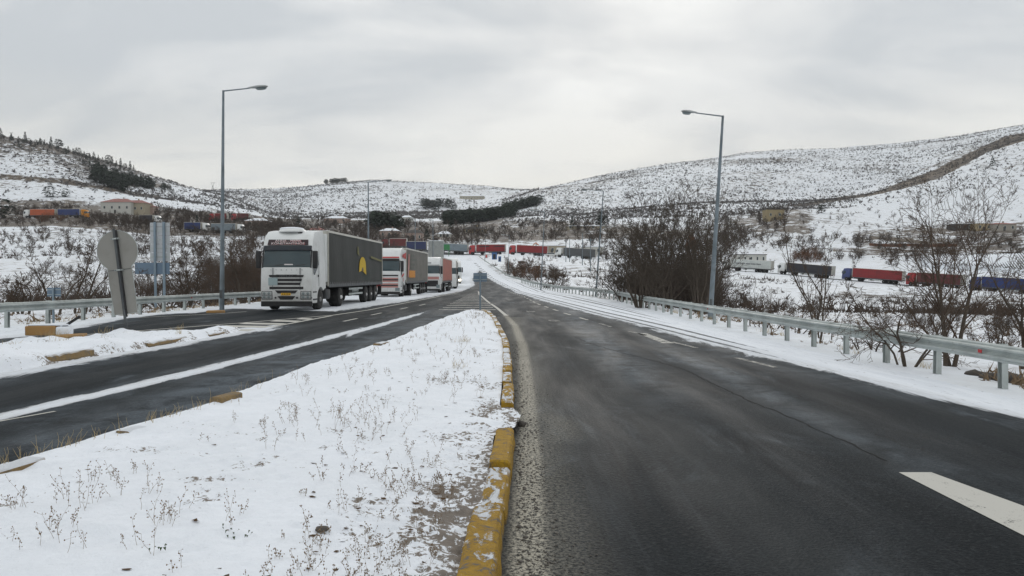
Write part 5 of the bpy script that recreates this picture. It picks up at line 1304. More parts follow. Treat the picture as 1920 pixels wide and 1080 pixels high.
side_lorry(1356, 1448, 251, 240, 'white sided lorry with a line of dark lettering along the side, below the small house', M['white'], M['c_white'], extra=white_extra)
side_lorry(1461, 1562, 239, 226, 'lorry with a near black trailer and pale green cab', M['palecab'] if 'palecab' in M else M['white'], M['c_black'])
side_lorry(1581, 1694, 222, 210, 'lorry with a dark blue cab and bright red trailer', M['w_blue'], M['c_red'])
side_lorry(1703, 1806, 208, 195, 'lorry with a red cab and dull dark red trailer seen through bare branches', M['w_red'], M['c_dkred'])
side_lorry(1822, 1960, 192, 177, 'lorry with a bright blue trailer at the right edge', M['w_blue'], M['c_blue'])
# lorries on the far road at the left, and by the village
def far_lorry(u0, u1, yb, Y, label, cabmat, trailmat, flip=False, dY=0, kind='box', group='lorries on the far road at the left'):
    a = P(u0, yb, Y); b = P(u1, yb, Y + dY); d = (b - a); Ltot = math.hypot(d.x, d.y); rz = math.atan2(-d.x, d.y); p = b if flip else a
    gz = max(Hs(a.x, a.y), Hs(b.x, b.y))
    root, prof = lorry((p.x, p.y, max(Hs(p.x, p.y), Hs((a.x+b.x)/2, (a.y+b.y)/2), gz - .6) + .05), rz + (math.pi if flip else 0), label, cabmat, trailmat, 1, 1, L=max(6, Ltot - 2.95), hz=3.7, th=3.95, kind=kind, group=group)
    return root
far_lorry(48, 107, 412, 330, 'orange red lorry at the far left above the snow field', M['white'], M['c_orange'])
far_lorry(112, 166, 415, 330, 'lorry with a blue trailer and yellow cab at the far left', M['orange'], M['c_blue'], flip=True)
far_lorry(348, 393, 433, 300, 'lorry with a blue trailer and white cab above the lattice sign', M['white'], M['c_blue'], flip=True)
far_lorry(398, 458, 438, 300, 'grey trailer lorry behind the tall left street lamp', M['white'], M['c_bluegrey'], flip=True)
far_lorry(264, 302, 424, 330, 'dark lorry half hidden by the lattice sign', M['white'], M['c_black'], flip=True)
far_lorry(394, 424, 411, 370, 'crimson trailer lorry on the upper road behind the lamp', M['w_red'], M['c_red'])
far_lorry(436, 466, 411, 380, 'dull purple red trailer lorry on the upper road', M['w_red'], M['c_dkred'])
far_lorry(716, 760, 464, 262, 'rust red container lorry behind the second lorry', M['c_dkred'], M['c_dkred'], group='lorries by the village')
far_lorry(762, 816, 463, 262, 'lorry with a navy trailer and white cab roof behind the second trailer', M['white'], M['c_navy'], flip=True, group='lorries by the village')
def container():
    Y = 172; x = (819-960)/F*Y; z = Hs(x, Y); root = empty('ribbed_container', (x, Y, z), math.radians(10)); tag(root, 'pale ribbed metal container standing above the queue', 'container')
    w = 1.6; h = P(0, 452, Y).z - z
    MB().box(-w, w, 0, 6, 1.1, h).build('body', M['c_pale'], root)
    for i in range(12): MB().box(-w + .1 + i*.275, -w + .2 + i*.275, -.05, -.002, 1.1, h - .05).build('rib', M['galv'], root)
    MB().box(-w, w, 0.02, 6.02, h + .003, h + .14).build('roof_snow', M['snow'], root, bevel=.04)
    for xx in (-1.2, 1.2):
        for y in (.8, 4.8): MB().lathe([(-.15, .5), (.15, .5)], (xx, y, .5), 'x', 14).build('wheel', M['tyre'], root)
    MB().box(-1.0, 1.0, .2, 5.8, .8, 1.1).build('chassis', M['chassis'], root)
container()
# ------------------------------------------------------------------ bare trees, bushes, conifers, scrub, dry weeds
def tube_segments(segs, kmap):
    "segs: (p0, p1, r0, r1) -> one joined mesh of open tubes; kmap picks the number of sides by radius"
    Vs = []; Fs = []; base = 0
    A = np.array([[*s[0], *s[1], s[2], s[3]] for s in segs], float)
    ks = np.array([kmap(s[2]) for s in segs])
    for k in np.unique(ks):
        B = A[ks == k]; p0 = B[:, :3]; p1 = B[:, 3:6]; d = p1 - p0; L = np.linalg.norm(d, axis=1, keepdims=True); d = d / np.maximum(L, 1e-9)
        ref = np.where(np.abs(d[:, 2:3]) < .9, np.array([[0, 0, 1.]]), np.array([[1., 0, 0]])); u = np.cross(d, ref); u /= np.linalg.norm(u, axis=1, keepdims=True); v = np.cross(d, u)
        an = np.arange(k) * 2 * np.pi / k; c = np.cos(an)[None, :, None]; s = np.sin(an)[None, :, None]
        ring = u[:, None] * c + v[:, None] * s
        V = np.concatenate([p0[:, None] + ring * B[:, 6][:, None, None], p1[:, None] + ring * B[:, 7][:, None, None]], 1)
        n = len(B); idx = base + np.arange(n)[:, None] * 2 * k
        for j in range(k): Fs.append(np.concatenate([idx + j, idx + (j+1) % k, idx + k + (j+1) % k, idx + k + j], 1))
        Vs.append(V.reshape(-1, 3)); base += n * 2 * k
    return np.concatenate(Vs), np.concatenate(Fs)
def grow(seed, height, stems=1, spread=.5, r0=.08, levels=4, nsub=(7, 5, 5, 4), upward=.25, base_spread=.15, lenf=.45, wob=.16, minr=.005, start=.18, firstlen=.62):
    rr = random.Random(seed); trunk = []; twigs = []; stemlists = []
    def branch(p, d, L, r, lev):
        n = max(3, int(6 - lev)) ; seg = L / n; pts = [p]; rad = r; dirs = [d]
        for i in range(n):
            d = (d + Vector((rr.gauss(0, wob), rr.gauss(0, wob), rr.gauss(0, wob) + upward * .35))).normalized()
            q = p + d * seg; r1 = max(minr, r * (1 - (i + 1) / n * (.78 if lev < levels - 1 else .8)))
            (stemlists[-1] if lev == 0 else twigs).append((tuple(p), tuple(q), rad, r1)); p = q; rad = r1; pts.append(p); dirs.append(d)
        if lev >= levels - 1: return
        m = nsub[min(lev, len(nsub)-1)]
        for j in range(m):
            t = start + (1 - start) * (j + rr.random()) / m if lev == 0 else .15 + .85 * (j + rr.random()) / m
            i = min(n - 1, int(t * n)); f = t * n - i; bp = pts[i].lerp(pts[i+1], min(1, f)); bd = dirs[i]
            ax = bd.orthogonal().normalized(); ax.rotate(Matrix.Rotation(rr.uniform(0, 6.283), 3, bd)); ang = rr.uniform(.45, .95) * (1.0 if lev else spread * 1.5 + .25)
            nd = (bd * math.cos(ang) + ax * math.sin(ang)).normalized(); nd.z += upward * .5; nd.normalize()
            rl = r * (1 - t * .75) * .55
            branch(bp, nd, L * lenf * rr.uniform(.7, 1.25) * (1 - t * .35), max(minr, rl), lev + 1)
    for s in range(stems):
        trunk = []
        stemlists.append(trunk); a = rr.uniform(0, 6.283); b = Vector((math.cos(a), math.sin(a), 0)) * base_spread * rr.random()
        tilt = spread * rr.uniform(.1, 1.0) if stems > 1 else .06
        d = Vector((math.cos(a) * tilt, math.sin(a) * tilt, 1)).normalized(); branch(b - Vector((0, 0, .12)), d, height * (1 if stems == 1 else rr.uniform(.6, 1.0)) * firstlen / .62 * .92, r0 * rr.uniform(.7, 1.1), 0)
    return stemlists, twigs
KM = lambda r: 6 if r > .035 else (4 if r > .014 else 3)
def bare_tree(name, loc, label, cat='tree', group=None, mat=None, rz=0, cmat=None, **k):
    tr, tw = grow(**k); root = empty(name, loc, rz); tag(root, label, cat, group)
    for t_ in tr:
        V, Fc = tube_segments(t_, KM); npmesh('trunk', V, Fc, mat or M['bark'], root, smooth=True)
    V, Fc = tube_segments(tw, KM); npmesh('crown', V, Fc, cmat or (M['twig'] if mat is None else mat), root, smooth=True)
    return root
def at_px(u, Y, dz=0): x = (u-960)/F*Y; return (x, Y, Hs(x, Y) + dz)
# right side, behind the rail
M['bark_light'] = mat_bark('lichen_bark', (0.085, 0.072, 0.05), (0.20, 0.17, 0.12))
bare_tree('bare_tree', at_px(1787, 17.0), 'large bare tree with two trunks behind the right guard rail, branches spreading left', mat=None, seed=31, height=4.7, stems=3, spread=.46, r0=.068, levels=5, nsub=(11, 6, 4, 2), lenf=.56, base_spread=.22, upward=.10, minr=.0038, wob=.11, start=.10)
bare_tree('bare_tree', at_px(1700, 16.4), 'low wide bare shrub leaning left of the large two trunked tree', seed=37, height=2.6, stems=5, spread=1.0, r0=.035, levels=4, nsub=(8, 5, 4), lenf=.5, base_spread=.3, upward=.05, minr=.004)
bare_tree('bare_tree', at_px(1925, 17.5), 'bare tree with tangled twigs at the right edge of the view', seed=33, height=3.2, stems=3, spread=.5, r0=.055, levels=5, nsub=(8, 5, 4, 3), lenf=.5, base_spread=.3, upward=.12, minr=.0045)
bare_tree('bare_tree', at_px(1538, 23), 'slender bare tree with thin dark stems left of the large bare tree', seed=35, height=4.6, stems=3, spread=.22, r0=.042, levels=4, nsub=(12, 5, 3), lenf=.28, base_spread=.4, upward=.2, minr=.005)
bare_tree('bare_tree', at_px(1560, 25), 'thin straight sapling close behind the slender dark stems', seed=36, height=3.4, stems=2, spread=.15, r0=.032, levels=4, nsub=(9, 5, 3), lenf=.25, base_spread=.5, upward=.2, minr=.005)
for i, (u, Y, h, st, sp, lab) in enumerate([
    (1200, 47, 5.6, 7, .75, 'dark many stemmed bare tree at the left of the thicket beside the rail'),
    (1262, 49, 8.2, 6, .38, 'tallest bare tree of the dark thicket behind the right guard rail'),
    (1312, 47, 7.4, 5, .36, 'bare tree at the right of the thicket beside the lamp post'),
    (1236, 54, 7.6, 6, .50, 'bare tree at the back of the thicket with a broad brown crown'),
    (1300, 57, 8.6, 6, .45, 'upright bare tree at the back of the thicket near the rusty conical tree'),
    (1330, 53, 6.4, 5, .45, 'lower bare tree just right of the lamp post at the thicket'),
    (1168, 56, 4.2, 6, .8, 'low bare bush at the left foot of the thicket')]):
    bare_tree('bare_tree', at_px(u, Y), lab, seed=41+i, height=h, stems=st, spread=sp, r0=.075 if h > 5 else .05, levels=5, nsub=(8, 6, 5, 2), lenf=.48, base_spread=.5, upward=.22, minr=.0085, cmat=M['bark'])
for i, (u, Y, h, lab, mt) in enumerate([
    (1440, 31, 2.0, 'small bare shrub between the lamp post and the slender tree', None),
    (1495, 28, 1.5, 'short bare shrub just behind the guard rail', None),
    (1870, 21, 1.6, 'low tangled shrub behind the rail near the right edge', None),
    (1640, 21, 1.3, 'small bare shrub at the rail between two bare trees', None),
    (990, 175, 4.5, 'reddish brown bare bush beside the far curve of the rail', 'russet'),
    (965, 160, 4.0, 'russet bush hugging the far rail left of the other bushes', 'russet'),
    (1020, 128, 3.8, 'grey brown bush under the distant right lamp', None),
    (1045, 110, 3.0, 'pale twiggy bush in the snow right of the far rail', None),
    (1395, 90, 2.5, 'isolated bush in the snow field right of the lamp post', None)]):
    m = M['russet'] if mt and 'russet' in M else None
    bare_tree('bare_bush', at_px(u, Y), lab, 'bush', seed=61+i, height=h, stems=9, spread=.8, r0=.03 if Y < 60 else .06, levels=4, nsub=(7, 5, 4), lenf=.45, base_spread=.5 + h*.1, upward=.1, minr=.004 if Y < 60 else .018, mat=m)
# left side
for i, (u, Y, h, st, sp, lab) in enumerate([
    (104, 33, 3.5, 3, .50, 'bare tree with a crooked trunk behind the rail at the far left'),
    (150, 35, 3.7, 3, .35, 'bare tree behind the rail just left of the battered sign'),
    (40, 34, 2.4, 5, .8, 'low arching bare shrub at the left edge'),
    (352, 44, 4.2, 7, .6, 'many stemmed bare tree right of the lattice sign'),
    (250, 40, 2.6, 6, .8, 'bare shrub behind the battered sign'),
    (455, 50, 5.0, 7, .5, 'brown bare tree right of the tall left street lamp'),
    (395, 58, 4.6, 6, .6, 'bare bush left of the tall left street lamp, further back'),
    (490, 60, 5.8, 8, .5, 'dense brown bare tree just left of the first lorry'),
    (310, 52, 3.4, 6, .7, 'bare bush under the blue plate of the lattice sign')]):
    bare_tree('bare_tree', at_px(u, Y), lab, seed=81+i, height=h, stems=st, spread=sp, r0=.065, levels=5, nsub=(8, 5, 4, 2), lenf=.5, base_spread=.4, upward=.08, minr=.007)

# proto bushes for the massed thickets
def merged(protos, places, name, mat, label, kind='stuff'):
    Vs = []; Fs = []; b = 0
    for (pi, x, y, z, s, rz) in places:
        V, Fc = protos[pi]; c, sn = math.cos(rz), math.sin(rz)
        W = np.stack([V[:, 0]*c - V[:, 1]*sn, V[:, 0]*sn + V[:, 1]*c, V[:, 2]], 1) * s + np.array([x, y, z]); Vs.append(W); Fs.append(Fc + b); b += len(V)
    o = npmesh(name, np.concatenate(Vs), np.concatenate(Fs), mat); tag(o, label, kind=kind); return o
def bush_proto(seed, h=3.0, n=200, w=.03, stems=7, spread=.75):
    "a leafless bush: a few bent stems and a haze of long thin twigs fanning up out of them"
    rg = np.random.default_rng(seed); Vs = []; Fs = []
    tr, tw = grow(seed, h, stems=stems, spread=spread, r0=.05, levels=2, nsub=(5,), lenf=.55, base_spread=.8, upward=.15, minr=w * .8)
    V, Fc = tube_segments(sum(tr, []) + tw, lambda r: 3); Fc = np.concatenate([Fc[:, [0, 1, 2]], Fc[:, [0, 2, 3]]]); Vs.append(V); Fs.append(Fc); b = len(V)
    src = np.array([sg[1] for sg in (sum(tr, []) + tw)]); pick = rg.integers(0, len(src), n); p = src[pick] + rg.normal(0, .12, (n, 3))
    out = p * np.array([1, 1, 0]); out = out / np.maximum(np.linalg.norm(out, axis=1, keepdims=True), .3)
    d = out * rg.uniform(.1, .9, (n, 1)) + rg.normal(0, .38, (n, 3)) + np.array([0, 0, .85]); d /= np.linalg.norm(d, axis=1, keepdims=True)
    L = rg.uniform(.25, .8, (n, 1)) * h * .30; q = p + d * L + rg.normal(0, .05, (n, 3)); q[:, 2] = np.maximum(q[:, 2], .1)
    sdv = np.cross(d, rg.normal(0, 1, (n, 3))); sdv /= np.linalg.norm(sdv, axis=1, keepdims=True)
    T = np.stack([p - sdv * w, p + sdv * w, q], 1).reshape(-1, 3); Vs.append(T); Fs.append(np.arange(3 * n).reshape(-1, 3) + b)
    return np.concatenate(Vs), np.concatenate(Fs)
BP = [bush_proto(200+i, n=520, w=.014, stems=8, spread=.6 + .08 * i) for i in range(5)]
BPF = [bush_proto(220+i, n=110, w=.05, stems=3, spread=.7 + .1 * i) for i in range(5)]    # for far use
def scatter_px(regions, protos, seed, s0, s1):
    rr = random.Random(seed); out = []
    for (u0, u1, Y0, Y1, n, sc) in regions:
        for _ in range(n):
            Y = math.exp(rr.uniform(math.log(Y0), math.log(Y1))); u = rr.uniform(u0, u1); x = (u-960)/F*Y
            dc = float(cross_dist(np.array([x]), np.array([Y]))[0][0])
            if dc < 6.0: continue
            if float(lerp_pts(XL, Y)) - 1.2 < x < float(lerp_pts(XR, Y)) + 1.2 and Y < 300: continue
            out.append((rr.randrange(len(protos)), x, Y, Hs(x, Y) - .1, sc * rr.uniform(s0, s1), rr.uniform(0, 6.28)))
    return out
merged(BP, scatter_px([(0, 210, 50, 90, 15, .7), (250, 420, 60, 110, 20, .8), (410, 560, 58, 110, 34, 1.05), (380, 560, 90, 170, 44, 1.2), (0, 520, 110, 170, 34, .7), (1165, 1335, 58, 90, 36, 1.1), (1200, 1335, 58, 80, 26, 1.7), (1360, 1560, 60, 110, 8, .6), (1600, 1960, 30, 75, 16, .5), (940, 1060, 120, 190, 16, .9)], BP, 5, .6, 1.25),
       'thicket', M['thicket'], 'brown leafless thicket filling the low ground near the road')
merged(BPF, scatter_px([(-40, 160, 335, 400, 70, 1.4), (-40, 160, 295, 318, 26, 1.0), (290, 520, 290, 420, 190, 1.5), (150, 290, 290, 345, 90, 1.3), (440, 760, 200, 330, 190, 1.35), (500, 900, 310, 460, 330, 1.5), (860, 1120, 330, 440, 110, 1.5), (1080, 1380, 280, 420, 150, 1.5), (1340, 1480, 300, 460, 90, 1.7), (1480, 1620, 260, 330, 60, 1.2), (1600, 1960, 240, 330, 150, 1.25), (0, 480, 180, 290, 190, 1.0), (480, 760, 120, 200, 60, 1.0), (930, 1100, 200, 270, 12, .6), (1500, 1920, 340, 440, 60, 1.0)], BPF, 6, .6, 1.3),
       'far_thicket', M['thicket'], 'belt of brown leafless thicket across the valley')
M['russet'] = mat_bark('russet_twigs', (0.10, 0.05, 0.03), (0.17, 0.09, 0.055))
merged(BP, scatter_px([(950, 1010, 140, 200, 10, 1.0), (1505, 1535, 262, 285, 8, 1.5), (1470, 1500, 262, 280, 3, 1.2), (60, 120, 300, 325, 8, 1.2)], BP, 15, .8, 1.2), 'russet_thicket', M['russet'], 'russet leafless bushes near the far road')

# hillside scrub: thousands of low clumps of tiny leaf faces
def clump_protos(n=6, tris=9, seed=1):
    rg = np.random.default_rng(seed); out = []
    for _ in range(n):
        c = rg.normal(0, 1, (tris, 3)); c /= np.linalg.norm(c, axis=1, keepdims=True); c *= rg.uniform(.3, 1, (tris, 1)) ** .5; c[:, 2] = np.abs(c[:, 2]) * .75 + .08; c *= .5
        V = (c[:, None] + rg.normal(0, .20, (tris, 3, 3))).reshape(-1, 3); V[:, 2] = np.maximum(V[:, 2], -.1); out.append((V, np.arange(tris * 3).reshape(-1, 3)))
    return out
CP = clump_protos()
def fan_protos(n=6, tris=11, seed=2):
    rg = np.random.default_rng(seed); out = []
    for _ in range(n):
        p = rg.normal(0, .16, (tris, 3)); p[:, 2] = rg.uniform(-.05, .12, tris); d = rg.normal(0, .42, (tris, 3)) + np.array([0, 0, .75]); L = rg.uniform(.35, 1.0, (tris, 1)); q = p + d * L
        s_ = np.cross(d, rg.normal(0, 1, (tris, 3))); s_ /= np.linalg.norm(s_, axis=1, keepdims=True); w = rg.uniform(.02, .075, (tris, 1))
        out.append((np.stack([p - s_*w, p + s_*w, q], 1).reshape(-1, 3), np.arange(tris * 3).reshape(-1, 3)))
    return out
FP = fan_protos()
def scatter_scrub(name, label, n, cond, smin, smax, seed, Yr, Ur, mat, CP=CP):
    rg = np.random.default_rng(seed); u = rg.uniform(*Ur, n); Y = np.exp(rg.uniform(math.log(Yr[0]), math.log(Yr[1]), n)); x = (u-960)/F*Y
    z = H(x, Y); keep = cond(x, Y, z, u, rg); x, Y, z = x[keep], Y[keep], z[keep]; m = len(x)
    sc = rg.uniform(smin, smax, m) * (0.6 + .8 * rg.random(m) ** 2); pi = rg.integers(0, len(CP), m); rz = rg.uniform(0, 6.28, m)
    Vs = []; T = CP[0][1].shape[0]
    P0 = np.stack([p[0] for p in CP])[pi]; c = np.cos(rz)[:, None]; s = np.sin(rz)[:, None]
    W = np.stack([P0[..., 0]*c - P0[..., 1]*s, P0[..., 0]*s + P0[..., 1]*c, P0[..., 2] * .9], -1) * sc[:, None, None] + np.stack([x, Y, z], -1)[:, None]
    V = W.reshape(-1, 3); o = npmesh(name, V, np.arange(len(V)).reshape(-1, 3), mat); tag(o, label, kind='stuff'); return m
def dens(x, Y, s, seed): return .5 + .5 * fbm(x / s, Y / s, 4, seed)
def c_right(x, Y, z, u, rg):
    v = HOR - F*(z-CAMH)/Y; d = dens(x, Y, 70, 51); dc, _ = cross_dist(x, Y)
    sp = sstep(1500, 1640, u) * (Y < 620)      # the nearer spur is barer
    return (rg.random(len(x)) < np.clip(.55 + (d - .5) * 1.6 + (dens(x, Y, 18, 59) - .5) * .6, .06, 1) * (1 - .72 * sp)) & (dc > 8)
n1 = scatter_scrub('hill_scrub', 'small dark shrubs dotted all over the snowy right hill', 52000, c_right, 1.0, 2.3, 61, (450, 1040), (940, 2050), M['scrub'])
def c_mid(x, Y, z, u, rg): return rg.random(len(x)) < np.clip(.45 + (dens(x, Y, 110, 53) - .5) * 2.4 + (dens(x, Y, 25, 60) - .5) * 1.2, .04, 1)
scatter_scrub('hill_scrub', 'small dark shrubs dotted over the middle hill', 30000, c_mid, 1.5, 3.6, 62, (620, 1560), (380, 1010), M['scrub'])
def c_left(x, Y, z, u, rg):
    v = HOR - F*(z-CAMH)/Y; return rg.random(len(x)) < np.clip(.5 + (dens(x, Y, 50, 55) - .5) * 1.8, .05, 1) * np.where(v > 338 + u*.12, .12, 1)
scatter_scrub('hill_scrub', 'dark shrubs and brush over the left hill', 15000, c_left, 1.1, 3.2, 63, (400, 760), (-60, 560), M['scrub'])
def c_val(x, Y, z, u, rg):
    dc, _ = cross_dist(x, Y); inside = (x > lerp_pts(XL, Y) - 1) & (x < lerp_pts(XR, Y) + 1) & (Y < 300)
    return (rg.random(len(x)) < np.clip(.16 + (dens(x, Y, 22, 57) - .5) * 1.7, .0, 1)) & (dc > 6) & ~inside
scatter_scrub('valley_scrub', 'low weeds and small bushes poking through the valley snow', 26000, c_val, .5, 1.7, 64, (60, 460), (-60, 2000), M['thicket'], FP)
def c_near(x, Y, z, u, rg):
    inside = (x > lerp_pts(XL, Y) - .5) & (x < lerp_pts(XR, Y) + .35); return (rg.random(len(x)) < np.clip(.3 + (dens(x, Y, 6, 58) - .5) * 2.2, 0, 1)) & ~inside
scatter_scrub('verge_scrub', 'weeds and dead grass clumps behind the guard rails', 9000, c_near, .10, .50, 65, (12, 75), (-40, 2000), M['drystalk'], FP)

# conifers
def conifer_mesh(seed, h, w, n=150, shape='cone'):
    rg = np.random.default_rng(seed); t = rg.random(n) ** .8; rad = w * ((1 - t) if shape == 'cone' else np.sqrt(np.clip(1 - (2*t-1)**2, 0, 1))) + .04 * w
    a = rg.uniform(0, 6.28, n); r = rad * rg.uniform(.35, 1.05, n); c = np.stack([np.cos(a)*r, np.sin(a)*r, h*(.08 + .92*t)], -1)
    s = (.13*h if shape == 'cone' else .16*h) * (1 - .6*t) if shape == 'cone' else .14*h*np.ones(n)
    d = np.stack([np.cos(a), np.sin(a), -.35 + 0*a], -1); e = np.stack([-np.sin(a), np.cos(a), 0*a], -1); s = np.asarray(s)[:, None]
    V = np.stack([c - e*s*.55 + rg.normal(0, .03, (n, 3))*h, c + e*s*.55 + rg.normal(0, .03, (n, 3))*h, c + d*s*.9 + rg.normal(0, .02, (n, 3))*h], 1).reshape(-1, 3)
    V[:, 2] = np.maximum(V[:, 2], .02 * h)
    me = npmesh('crown', V, np.arange(3*n).reshape(-1, 3), M['conifer']); d = me.data; bpy.data.objects.remove(me); return d
CM = [(conifer_mesh(300+i, 1.0, w, 170, sh)) for i, (w, sh) in enumerate([(.20, 'cone'), (.28, 'cone'), (.14, 'cone'), (.38, 'round'), (.45, 'round')])]
mbt = MB(); mbt.tube((0, 0, -.05), (0, 0, .6), .025, .01, 6); TRUNK = mbt.mesh('trunk'); TRUNK.materials.append(M['bark'])
def conifer(loc, h, k, label, group, wide=1.0, name='conifer', mat=None):
    root = empty(name, loc, R.uniform(0, 6.28)); tag(root, label, 'tree', group)
    for nm, me in (('trunk', TRUNK), ('crown', CM[k])):
        if mat and nm == 'crown': me = me.copy(); me.materials.clear(); me.materials.append(mat)
        o = bpy.data.objects.new(nm, me); C.objects.link(o); o.parent = root; o.scale = (h * wide, h * wide, h)
    return root
rr = random.Random(77)
CRE = [(4,258),(24,254),(50,262),(78,268),(86,270),(98,272),(112,279),(130,287),(148,292),(160,296),(170,299),(178,300),(186,302),(194,305),(205,308),(212,310),(220,312),(228,314),(236,316),(246,320),(252,322)]
def crest_Y(u):
    return float(np.interp(u, [0, 100, 200, 300], [620, 640, 660, 680]))
ORD = 'first second third fourth fifth sixth seventh eighth ninth tenth eleventh twelfth thirteenth fourteenth fifteenth sixteenth seventeenth eighteenth nineteenth twentieth last'.split()
for i, (u, v) in enumerate(CRE):
    Y = crest_Y(u) - 4; x = (u-960)/F*Y; conifer((x, Y, Hs(x, Y) - .3), rr.uniform(4.5, 9.5), rr.choice([0, 1, 1, 3]), ORD[i] + ' conifer from the left along the skyline of the left hill', 'conifers along the left skyline')
def grove(name, pts_region, n, seed, label, hmin, hmax, kinds=(0, 1, 3, 4)):
    u0, u1, Y0, Y1, tilt = pts_region; rr = random.Random(seed); Vs = []; Fs = []; b = 0
    for _ in range(n):
        t = rr.random(); u = u0 + (u1-u0)*t; Y = rr.uniform(Y0, Y1) + tilt*(t-.5); x = (u-960)/F*Y; h = rr.uniform(hmin, hmax); me = CM[rr.choice(kinds)]
        V = np.empty(len(me.vertices)*3, np.float32); me.vertices.foreach_get('co', V); V = V.reshape(-1, 3) * np.array([h*1.1, h*1.1, h]) + np.array([x, Y, Hs(x, Y)-.3]); Vs.append(V); Fs.append(np.arange(len(V)).reshape(-1, 3) + b); b += len(V)
    o = npmesh(name, np.concatenate(Vs), np.concatenate(Fs), M['conifer']); tag(o, label, kind='stuff')
grove('pine_grove', (20, 250, 590, 650, 0), 50, 11, 'scattered dark evergreens below the skyline of the left hill', 2.5, 5)
grove('pine_grove', (176, 238, 540, 600, -10), 95, 1, 'dense dark pine grove on the slope of the left hill', 5, 9)
grove('pine_grove', (225, 288, 575, 620, 20), 80, 2, 'lower right tongue of the dark pine grove on the left hill', 4, 7)
grove('pine_grove', (300, 330, 600, 630, 0), 10, 3, 'small group of dark bushes right of the left hill grove', 3, 5)
grove('pine_grove', (700, 748, 395, 420, 0), 34, 4, 'round dark clump of evergreens above the second lorry', 6, 10, (3, 4))
grove('pine_grove', (835, 965, 500, 560, 60), 130, 5, 'long dark evergreen belt climbing right below the central hill', 6, 9, (3, 4, 1))
grove('pine_grove', (945, 1018, 620, 660, 20), 60, 6, 'upper dark evergreen strip at the foot of the right hill', 5, 8, (3, 4))
grove('pine_grove', (610, 650, 1480, 1500, 0), 26, 7, 'dark tree line on the skyline of the middle hill', 7, 11, (3, 4))
grove('pine_grove', (790, 855, 930, 980, 0), 34, 8, 'dark hedge beside the pale building on the middle hill', 7, 11, (3, 4))
for u, Y, h, k, lab in ((1073, 395, 7.2, 0, 'dark conifer left of its taller twin at the foot of the right hill'), (1125, 400, 8.2, 1, 'taller dark conifer behind the slim lamp at the foot of the right hill'), (1130, 398, 6.5, 3, 'round dark evergreen touching the taller conifer'),
                        (370, 330, 5.5, 2, 'narrow dark cypress left of the tall street lamp'), (1859, 520, 7, 1, 'lone dark conifer on the bare right spur'), (887, 520, 10, 3, 'round dark tree standing above the evergreen belt'), (560, 400, 6, 0, 'dark conifer in the village above the first lorry'),
                        (800, 330, 6, 1, 'dark conifer by the village between two distant lamps'), (846, 420, 8.5, 0, 'pointed dark conifer at the left end of the evergreen belt'), (1540, 420, 5, 3, 'dark round bush tree near the stone hut'), (95, 455, 7, 4, 'dark rounded bush on the left snow slope'), (123, 460, 5.5, 4, 'smaller dark rounded bush right of its larger neighbour'), (5, 330, 9, 4, 'dark evergreen mass at the left edge above the far road'), (940, 282, 0, 0, '')):
    if h: conifer(at_px(u, Y, -.3), h, k, lab, None, 1.3 if k > 2 else 1.15)
conifer(at_px(1297, 75, -1), 8.2, 3, 'rusty brown conical dead tree rising over the thicket', None, .27, 'dead_cypress', mat_leafy('rusty_needles', (0.12, 0.045, 0.022), (0.19, 0.08, 0.045)))

# pylons on the skyline
def pylon(u, Y, h, label):
    root = empty('pylon', at_px(u, Y, -1)); tag(root, label, 'pylon'); mb = MB()
    for s in (-1, 1): mb.tube((s*h*.12, 0, 0), (s*h*.03, 0, h*.75), .18, .14, 4); mb.tube((s*h*.03, 0, h*.75), (s*h*.12, 0, h), .14, .1, 4)
    for i in range(5):
        z0 = h*.15*i; z1 = z0 + h*.15; w0 = .12 - .09*i/5; w1 = .12 - .09*(i+1)/5
        mb.tube((-h*w0, 0, z0), (h*w1, 0, z1), .09, .09, 4); mb.tube((h*w0, 0, z0), (-h*w1, 0, z1), .09, .09, 4)
    mb.build('lattice_tower', M['galv_dark'], root); MB().tube((-h*.22, 0, h), (h*.22, 0, h), .14, .14, 4).build('cross_arm', M['galv_dark'], root)
pylon(400, 735, 12, 'lattice pylon on the shoulder of the left hill')
pylon(24, 618, 7, 'small aerial mast on the top of the left hill')

